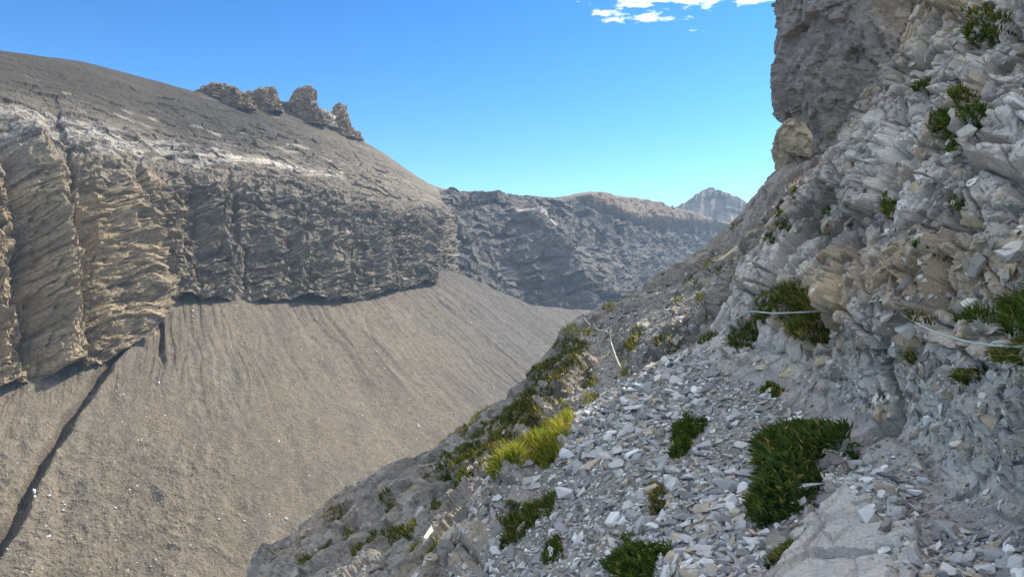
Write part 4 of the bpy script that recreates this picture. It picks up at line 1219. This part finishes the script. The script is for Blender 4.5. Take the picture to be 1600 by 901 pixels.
# blocks scattered over the far fan and on the spur's slope
r = np.random.default_rng(31)
fr = r.integers(8, FAN['P'].shape[0] - 2, 4500); fc = r.integers(2, FAN['P'].shape[1] - 2, 4500)
fp = FAN['P'][fr, fc]
fs = np.minimum(0.36 * np.exp(r.normal(size=4500) * 0.65), 3.2)
nfan = np.array([math.sin(FAN_T) * HX, math.sin(FAN_T) * HY, math.cos(FAN_T)])
stone_mass('fan_stones', fp, np.repeat(nfan[None], 4500, 0), fs, r, M_STONES, 'pale blocks sprinkled over the far scree fan', 'stones', 0.5, 0.15)
px_, py_ = scatter(SPUR, [(905, 500), (1000, 455), (1075, 440), (1090, 500), (1060, 545), (990, 575), (960, 600), (900, 640), (880, 600), (925, 555)], 6000, r, 8)
pP, pN = SPUR.sample(px_, py_)
stone_mass('spur_stones', pP, pN, np.minimum(0.055 * np.exp(r.normal(size=len(px_)) * 0.5), 0.3), r, M_STONES, 'small stones along the far trail and the slope above it', 'stones', 0.4, 0.1)

# broken blocks weathering out of the spur's bedrock
qx = r.uniform(400, 1300, 15000); qy = r.uniform(262, 905, 15000)
okq = SPUR.inside(qx, qy, 3) & (poly_sd(qx, qy, TRAIL) < -3) & (BANK.inside(qx, qy, 20) == False)
qx, qy = qx[okq], qy[okq]
cl = fbm(np.stack([qx / 60., qy / 45., qx * 0], -1), 3, 89)
kq = r.random(len(qx)) < np.clip(0.45 + 1.5 * cl, 0.05, 1)
qx, qy = qx[kq], qy[kq]
qP, qN = SPUR.sample(qx, qy)
qS = np.minimum(0.15 * np.exp(r.normal(size=len(qx)) * 0.65), 0.85)
o_ = stone_mass('spur_rubble', qP, qN, qS, r, M_STONES, 'broken limestone rubble bedded in the face of the spur', 'stones', 0.3, -0.06, (0.62, 0.57, 0.50))

# ------------------------------------------------------------------ turf and tufts
def ell(cx, cy, rx, ry, deg=0, n=14):
    a = math.radians(deg); t = np.linspace(0, 2 * np.pi, n, endpoint=False)
    k = 1 + 0.18 * np.sin(3 * t + cx) + 0.12 * np.sin(5 * t + cy)
    x, y = rx * np.cos(t) * k, ry * np.sin(t) * k
    return [(cx + p * math.cos(a) + q * math.sin(a), cy - p * math.sin(a) + q * math.cos(a)) for p, q in zip(x, y)]

def turf(name, sheet, poly, dens, length, width, label, cat, group=None, straw=0.15, hang=0.0, mound=0.05, tone=(0.050, 0.088, 0.022), seed=0, leafy=False):
    r = np.random.default_rng(seed + int(poly[0][0] * 7 + poly[0][1]))
    pl = np.array(poly, float)
    area = 0.5 * abs(np.dot(pl[:, 0], np.roll(pl[:, 1], 1)) - np.dot(pl[:, 1], np.roll(pl[:, 0], 1)))
    lo, hi = pl.min(0), pl.max(0)
    n = int(area * dens * (hi[0] - lo[0]) * (hi[1] - lo[1]) / max(area, 1))
    n = min(max(n, 60), 14500)
    x = r.uniform(lo[0] - 3, hi[0] + 3, n); y = r.uniform(lo[1] - 3, hi[1] + 3, n)
    sd = poly_sd(x, y, pl)
    nz = fbm(np.stack([x / 14., y / 14., x * 0 + seed], -1), 3, 5)
    sc = min(hi[0] - lo[0], hi[1] - lo[1]) * 0.5
    nz = nz + 0.7 * fbm(np.stack([x / 34., y / 34., x * 0 + seed], -1), 2, 6)
    keep = (sd + nz * sc * (0.45 if sc > 12 else 0.12) > -1) & sheet.inside(x, y, 1)
    if sc > 12: keep &= fbm(np.stack([x / 8., y / 8., x * 0 + 8], -1), 2, 12) > -0.28
    x, y, sd = x[keep], y[keep], sd[keep]
    if len(x) < 8: return None
    P, N = sheet.sample(x, y)
    D = np.linalg.norm(P - np.array([0, 0, EYE]), axis=1)
    n = len(x)
    clump = fbm(np.stack([x / 11., y / 11., x * 0 + 3], -1), 2, 9)
    P = P + N * (mound * np.clip(1.6 * sd / (sc + 1e-6), 0, 1) ** 0.6 * (0.25 + 0.75 * r.random(n)) * np.clip(0.7 + 1.4 * clump, 0.1, 2))[:, None]
    up = np.array([0, 0, 1.0])
    downs = N * N[:, 2:3] - up; downs = -downs
    downs = N - up * N[:, 2:3]; downs /= np.linalg.norm(downs, axis=1, keepdims=True) + 1e-6       # out of the slope, level
    lat = r.normal(size=(n, 3)) * (0.75 if leafy else 0.38)
    d0 = up * 0.8 + N * 0.45 + lat
    d0 /= np.linalg.norm(d0, axis=1, keepdims=True)
    d1 = d0 * 0.7 + downs * (0.35 + hang) - up * (0.25 + hang)
    d1 /= np.linalg.norm(d1, axis=1, keepdims=True)
    Ln = length * (0.45 + 0.9 * r.random(n) ** 1.5 + 0.35 * np.clip(clump, -0.5, 0.8))
    wv = np.cross(d0, r.normal(size=(n, 3))); wv /= np.linalg.norm(wv, axis=1, keepdims=True) + 1e-6
    wd = width * (0.5 + 1.0 * r.random(n))
    mid = P + d0 * (Ln * 0.55)[:, None]
    tip = mid + d1 * (Ln * 0.5)[:, None]
    hw = wv * wd[:, None] * 0.5
    mw = 1.25 if leafy else 0.8
    V = np.stack([P - hw * (0.4 if leafy else 1), P + hw * (0.4 if leafy else 1), mid + hw * mw, mid - hw * mw, tip], 1)
    F3 = np.array([[0, 1, 2], [0, 2, 3], [3, 2, 4]])
    Fc = (F3[None] + (np.arange(n) * 5)[:, None, None]).reshape(-1, 3)
    c = np.ones((n, 3)) * np.array(tone) * (0.6 + 0.9 * r.random((n, 1))) * (1 + 1.0 * clump[:, None])
    st = r.random(n) < straw * (1 + 1.5 * clump)
    c[st] = np.array((0.26, 0.21, 0.09)) * (1.5 if tone[0] > 0.1 else 1) * (0.7 + 0.6 * r.random((st.sum(), 1)))  # straw is brightened too where sunlight is put into the tone
    o_ = P.mean(0)
    o = mesh_np(name, V.reshape(-1, 3) - o_, Fc, M_GRASS, cols=np.repeat(c, 5, 0))
    o.location = o_
    return tag(o, label, cat, group)

T = turf
# on the bank and its wall
T('leafy_tuft', BANK, BIG_TUFT, 0.75, 0.085, 0.016, 'big dark green leafy tuft in the middle of the scree beside the path', 'plant', straw=0.05, mound=0.20, leafy=True, tone=(0.050, 0.085, 0.026))
T('green_cushion', BANK, ell(1072, 684, 19, 36, -28), 1.0, 0.055, 0.014, 'oblong green cushion of small leaves on the open scree', 'plant', straw=0.05, mound=0.08, leafy=True)
T('leafy_tuft', BANK, ell(1206, 612, 17, 12), 1.0, 0.06, 0.014, 'small round leafy tuft at the outer edge of the path', 'plant', mound=0.08, leafy=True)
T('grass_clump', BANK, ell(824, 818, 52, 17, 38), 0.8, 0.085, 0.009, 'dark grass clump stretched along the outcrop low on the scree bank', 'grass', mound=0.08)
T('leafy_tuft', BANK, ell(995, 882, 44, 26, 15), 0.75, 0.075, 0.015, 'spreading dark leafy tuft at the bottom of the scree bank', 'plant', mound=0.08, leafy=True, straw=0.05)
T('grass_clump', BANK, ell(868, 870, 12, 20, -25), 1.0, 0.06, 0.009, 'small upright grass clump between the two low dark clumps', 'grass')
T('grass_clump', BANK, ell(1026, 782, 12, 24), 1.0, 0.08, 0.008, 'straw-skirted grass tuft tucked beside the pale rounded boulder', 'grass', straw=0.45, hang=0.4)
T('grass_clump', BANK, ell(978, 842, 12, 9), 1.0, 0.05, 0.008, 'tiny grass clump above the spreading leafy tuft', 'grass')
T('grass_clump', BANK, ell(1216, 860, 30, 9, 35), 0.9, 0.05, 0.007, 'thin straw-tinged grass along the edge of the pale slab by the path', 'grass', straw=0.35)
T('grass_clump', BANK, [(1232, 470), (1250, 450), (1272, 470), (1288, 490), (1286, 525), (1268, 540), (1242, 530), (1234, 505)], 0.8, 0.16, 0.010,
  'hanging grass clump with a straw skirt under the rope', 'grass', straw=0.30, hang=0.8, mound=0.15)
T('grass_clump', BANK, [(1136, 532), (1150, 512), (1186, 492), (1215, 472), (1240, 455), (1250, 468), (1226, 500), (1196, 512), (1164, 536)], 0.8, 0.09, 0.010,
  'long dark grass clump slanting up the wall foot behind the path crest', 'grass', mound=0.08)
T('grass_clump', BANK, ell(1101, 528, 17, 10, 25), 0.9, 0.08, 0.009, 'small grass clump at the crest where the path disappears', 'grass')
T('grass_clump', BANK, [(1466, 492), (1500, 480), (1530, 462), (1570, 440), (1600, 422), (1690, 400), (1690, 545), (1640, 530), (1600, 520), (1560, 512), (1520, 508)], 0.55, 0.11, 0.009,
  'wide grass ledge on the rock wall above the rope', 'grass', mound=0.10, straw=0.08)
T('grass_clump', BANK, ell(1558, 556, 34, 15, -5), 0.7, 0.09, 0.009, 'grass clump just below the rope on the rock wall', 'grass', straw=0.2, hang=0.2)
WG = 'small tufts on the rock wall'
def wall_label(x, y, st):
    k = 'straw-tinged' if st >= 0.2 else 'dark green'
    if y > 480: return f'{k} tuft on the crushed rock below the near rope'
    if x < 1300: return f'{k} small tuft on the left shoulder of the pale rock wall'
    if y < 60: return f'{k} tuft near the top of the pale rock wall'
    if y < 250: return f'{k} tuft on the upper pale rock wall beside the dark buttress'
    return f'{k} tuft in a crack of the middle rock wall above the ochre undercut' 
for i, (cx, cy, rx, ry, st) in enumerate([(1505, 590, 11, 10, .3), (1428, 560, 9, 7, .3), (1230, 357, 9, 13, .05), (1400, 330, 16, 17, .15), (1500, 324, 10, 9, .1), (1427, 277, 11, 9, .1),
                                         (1482, 200, 18, 18, .1), (1516, 160, 18, 14, .3), (1546, 190, 15, 26, .15), (1486, 229, 15, 12, .2), (1510, 42, 26, 13, .1), (1520, 14, 18, 9, .3),
                                         (1436, 135, 16, 7, .1), (1256, 312, 9, 8, .1), (1205, 376, 8, 10, .1), (1285, 328, 8, 10, .2), (1452, 505, 8, 6, .3), (1470, 400, 7, 6, .1)]):
    T('wall_tuft', BANK, ell(cx, cy, rx, ry, 20), 1.1, 0.09 if cy < 250 else 0.07, 0.010, wall_label(cx, cy, st), 'grass', WG, straw=st, hang=0.2, mound=0.05)
# the sunlit strip on the lip of the bank
LIT = (0.150, 0.195, 0.035)  # brighter yellow-green albedo, puts the sun's glow into the grass colour
T('grass_strip', BANK, [(778, 752), (795, 722), (826, 706), (850, 690), (880, 655), (892, 652), (884, 690), (868, 716), (842, 748), (808, 768)], 1.0, 0.15, 0.011,
  'sunlit yellow-green grass strip along the lip of the scree bank', 'grass', straw=0.22, mound=0.08, tone=LIT)
T('grass_clump', SPUR, [(800, 738), (812, 700), (850, 655), (884, 632), (888, 650), (850, 700)], 0.8, 0.13, 0.014, 'sunlit grass falling away just below the lip of the bank', 'grass', straw=0.2, tone=LIT)
# on the spur
SG = 'turf patches on the shaded spur'
def spur_label(x, y, rx):
    size = 'long' if rx > 21 else ('small' if rx < 13 else 'dark')
    if y < 400: return f'{size} turf patch high on the spur just below the buttress'
    if y < 560 and x > 960: return f'{size} turf patch on the stony slope above the far trail'
    if y < 612: return f'{size} turf patch on the spur right below the far trail'
    if x < 640: return f'{size} turf patch low on the bare outer end of the spur'
    if y > 780: return f'{size} turf patch on the spur under the pale outcrop'
    return f'{size} turf patch among the rocks of the middle spur' 
for cx, cy, rx, ry, a in [(884, 552, 44, 9, 36), (868, 566, 26, 8, 40), (896, 586, 30, 12, 42), (882, 535, 20, 7, 35), (858, 600, 22, 9, 45), (838, 625, 24, 9, 40), (806, 655, 26, 12, 35),
                          (818, 690, 24, 12, 40), (780, 700, 20, 9, 35), (760, 680, 20, 8, 35), (742, 716, 22, 9, 40), (716, 716, 14, 8, 45), (700, 738, 18, 6, 40), (770, 742, 16, 8, 30),
                          (728, 758, 16, 6, 50), (676, 786, 12, 9, 60), (642, 828, 16, 8, 45), (618, 838, 16, 7, 40), (612, 795, 10, 6, 40), (585, 846, 14, 7, 40), (560, 860, 14, 8, 40),
                          (540, 828, 9, 7, 40), (478, 878, 12, 7, 40), (520, 800, 16, 6, 40), (690, 890, 22, 8, 40), (1000, 520, 10, 6, 30), (988, 540, 12, 9, 40), (1080, 444, 10, 6, 30),
                          (1100, 470, 10, 7, 30), (1115, 420, 9, 6, 30), (1135, 395, 8, 6, 30), (1150, 355, 9, 5, 35), (1046, 545, 14, 6, 30), (1060, 470, 8, 5, 30),
                          (852, 578, 30, 11, 42), (826, 652, 30, 13, 40), (792, 676, 26, 11, 38), (838, 660, 18, 10, 45), (756, 712, 26, 9, 38), (722, 738, 18, 7, 45), (690, 716, 16, 6, 36),
                          (664, 750, 14, 6, 40), (640, 770, 12, 5, 40), (598, 772, 12, 5, 40), (650, 860, 18, 7, 42), (505, 850, 12, 6, 40), (870, 622, 22, 9, 45), (905, 560, 16, 6, 40)]:
    T('turf_patch', SPUR, ell(cx, cy, rx, ry, a), 1.1, 0.12, 0.018, spur_label(cx, cy, rx), 'grass', SG, straw=0.15, mound=0.06, tone=(0.060, 0.080, 0.025))
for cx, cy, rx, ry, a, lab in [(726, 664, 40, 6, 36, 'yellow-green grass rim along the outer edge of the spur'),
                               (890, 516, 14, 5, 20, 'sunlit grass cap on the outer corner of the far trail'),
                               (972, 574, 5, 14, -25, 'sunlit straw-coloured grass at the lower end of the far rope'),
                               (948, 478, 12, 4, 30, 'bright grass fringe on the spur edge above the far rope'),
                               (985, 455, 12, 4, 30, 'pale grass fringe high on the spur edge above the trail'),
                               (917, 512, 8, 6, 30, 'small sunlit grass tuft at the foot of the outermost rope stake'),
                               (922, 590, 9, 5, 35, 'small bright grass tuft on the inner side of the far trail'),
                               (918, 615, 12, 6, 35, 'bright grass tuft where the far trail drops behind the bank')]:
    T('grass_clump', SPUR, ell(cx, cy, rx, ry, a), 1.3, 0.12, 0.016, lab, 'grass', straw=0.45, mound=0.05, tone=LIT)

# ------------------------------------------------------------------ fixed ropes and stakes
def tube(name, pts, rad, mat, label=None, cat=None, group=None, parent=None, sub=8, sides=7, twist=True):
    pts = [Vector(p) for p in pts]
    path = []
    for i in range(len(pts) - 1):
        p0 = pts[max(i - 1, 0)]; p1 = pts[i]; p2 = pts[i + 1]; p3 = pts[min(i + 2, len(pts) - 1)]
        for k in range(sub):
            t = k / sub
            path.append(0.5 * ((2 * p1) + (p2 - p0) * t + (2 * p0 - 5 * p1 + 4 * p2 - p3) * t * t + (3 * p1 - p0 - 3 * p2 + p3) * t ** 3))
    path.append(pts[-1])
    V = []
    for i, p in enumerate(path):
        d = (path[min(i + 1, len(path) - 1)] - path[max(i - 1, 0)]).normalized()
        a = d.orthogonal() if i == 0 else (a - d * a.dot(d)).normalized()
        a.normalize(); b = d.cross(a)
        for k in range(sides):
            an = 2 * math.pi * k / sides + i * 0.25
            rr = rad * (1 + (0.10 * math.cos(3 * (2 * math.pi * k / sides)) if twist else 0))
            V.append(p + a * math.cos(an) * rr + b * math.sin(an) * rr)
    V = np.array([v[:] for v in V]); n = len(path)
    Fc = [[i * sides + k, i * sides + (k + 1) % sides, (i + 1) * sides + (k + 1) % sides, (i + 1) * sides + k] for i in range(n - 1) for k in range(sides)]
    o_ = np.array(pts[0][:]) if parent is None else np.array(parent.location[:])
    o = mesh_np(name, V - o_, np.array(Fc), mat, smooth=True, parent=parent)
    if parent is None: o.location = o_
    if label: tag(o, label, cat, group)
    return o

def on(sheet, x, y, off):
    """a point standing off the surface towards the open air"""
    P, N = sheet.sample(x, y)
    d = np.array([0, 0, EYE]) - P[0]; d /= np.linalg.norm(d)
    return P[0] + d * off

def pix(x, y, D):
    return rays(np.array([x], float), np.array([y], float))[0] * D + np.array([0, 0, EYE])

def dist_y(sheet, x, y):
    return float(sheet.sample(x, y)[0][0][1])
# near rope: along the wall beside the path
dA = dist_y(BANK, 1405, 487) - 0.15
rope_r = [(1405, 487, dA), (1425, 501, dA - 0.28), (1460, 518, dA - 0.75), (1510, 533, dA - 1.25), (1560, 540, dA - 1.65), (1600, 541.5, dA - 1.92), (1680, 538, dA - 2.3), (1750, 528, dA - 2.5)]
tube('fixed_rope', [pix(*p) for p in rope_r], 0.0060, M_ROPE, 'pale green fixed rope sagging along the rock wall below the grass ledge', 'rope')
dB = dist_y(BANK, 1175, 487) - 0.35
dC = dist_y(BANK, 1292, 485) - 0.30
dm = dist_y(BANK, 1340, 476) - 0.10
tube('fixed_rope', [pix(1128, 512, dB + 0.5), pix(1150, 498, dB + 0.2), pix(1172, 487, dB), pix(1205, 489, min(dB, dC) + 0.0), pix(1250, 488, dC - 0.05), pix(1288, 485, dC),
                    pix(1335, 477, dm), pix(1380, 469, dA + 0.12), pix(1400, 480, dA + 0.02), pix(1405, 487, dA)], 0.0080, M_ROPE,
     'thin fixed rope strung across the hanging grass clump behind the path crest', 'rope')
def anchor(x, y, D, label):
    p = pix(x, y, D)
    e = empty('rope_anchor', p)
    tag(e, label, 'anchor')
    P, N = BANK.sample(x, y); n = Vector(N[0])
    tube('bolt', [Vector(p) - n * 0.18, Vector(p) + n * 0.03], 0.009, M_METAL, parent=e, sides=8, twist=False)
    a = n.orthogonal().normalized(); b = n.cross(a)
    ring = [Vector(p) + n * 0.035 + (a * math.cos(t) + b * math.sin(t)) * 0.028 for t in np.linspace(0, 2 * math.pi, 13)]
    tube('eye', ring, 0.006, M_METAL, parent=e, sub=3, sides=6, twist=False)
anchor(1405, 487, dA, 'steel eye bolt in the wall where the two near ropes meet')
anchor(1172, 487, dB + 0.02, 'steel eye bolt holding the rope end above the path crest')
# far rope: stakes and rope along the trail
def stake(x0, y0, x1, y1, D, rad, label):
    a, b = pix(x0, y0, D), pix(x1, y1, D)
    e = empty('rope_stake', a); tag(e, label, 'stake', 'stakes of the far rope')
    d = Vector(b) - Vector(a)
    tube('shaft', [Vector(a) - d * 0.25, Vector(a) + d * 0.3, Vector(a) + d * 0.7, Vector(b)], rad, M_WOOD, parent=e, twist=False)
    tube('head', [Vector(b) - d.normalized() * 0.03, Vector(b) + d.normalized() * 0.02], rad * 1.35, M_METAL, parent=e, twist=False)
d1 = dist_y(SPUR, 955, 534) - 0.1
d2 = dist_y(SPUR, 923, 512) - 0.1
stake(954, 534, 956, 512, d1, 0.028, 'tall wooden stake beside the far trail with rope tied at its top')
stake(919, 514, 924, 507, d2, 0.024, 'short leaning stake at the bend of the far rope')
stake(910, 503, 911, 492, dist_y(SPUR, 910, 503) - 0.05, 0.024, 'outermost thin stake on the spur edge with pale rope at its top')
dE = dist_y(SPUR, 973, 578) - 0.05
tube('trail_rope', [pix(956, 513, d1 - 0.03), pix(953.5, 523, d1 - 0.05), pix(955.5, 536, d1 - 0.15), pix(960, 550, 0.5 * (d1 + dE)), pix(967, 568, dE + 0.1), pix(973, 579, dE)], 0.0125, M_ROPE_PALE,
     'pale rope running down from the tall stake beside the far trail', 'rope')
tube('trail_rope', [pix(956, 513, d1 - 0.03), pix(951, 520, d1), pix(946, 516, d1 + 0.1), pix(938, 516, 0.5 * (d1 + d2)), pix(931, 513, d2 + 0.1), pix(924, 508, d2), pix(917, 502, d2 + 0.4), pix(911, 493, d2 + 0.9)],
     0.015, M_ROPE_PALE, 'pale rope sagging between the stakes along the far trail', 'rope')
tube('trail_rope', [pix(911, 493, d2 + 0.9), pix(921, 491.5, d2 + 1.4), pix(930, 486, d2 + 2.2), pix(942, 474, d2 + 3.2)], 0.017, M_ROPE_PALE,
     'pale rope end climbing from the outermost stake along the spur edge', 'rope')

# ------------------------------------------------------------------ air
def build_haze():
    me = bpy.data.meshes.new('haze')
    bm = bmesh.new()
    bmesh.ops.create_cube(bm, size=1.0)
    for v in bm.verts:
        v.co = Vector((v.co.x * 8400, v.co.y * 8400, -195 if v.co.z < 0 else 345))
    bm.to_mesh(me); bm.free()
    m = bpy.data.materials.new('haze'); m.use_nodes = True
    nt = m.node_tree
    nt.nodes.remove(nt.nodes['Principled BSDF'])
    pv = nt.nodes.new('ShaderNodeVolumePrincipled')
    pv.inputs['Color'].default_value = (0.50, 0.72, 1.0, 1)
    pv.inputs['Density'].default_value = 0.00013
    pv.inputs['Anisotropy'].default_value = 0.25
    nt.links.new(pv.outputs[0], nt.nodes['Material Output'].inputs['Volume'])
    me.materials.append(m)
    o = bpy.data.objects.new('haze', me); COL.objects.link(o)
    tag(o, 'thin bluish haze filling the valley air', 'haze', kind='stuff')
build_haze()
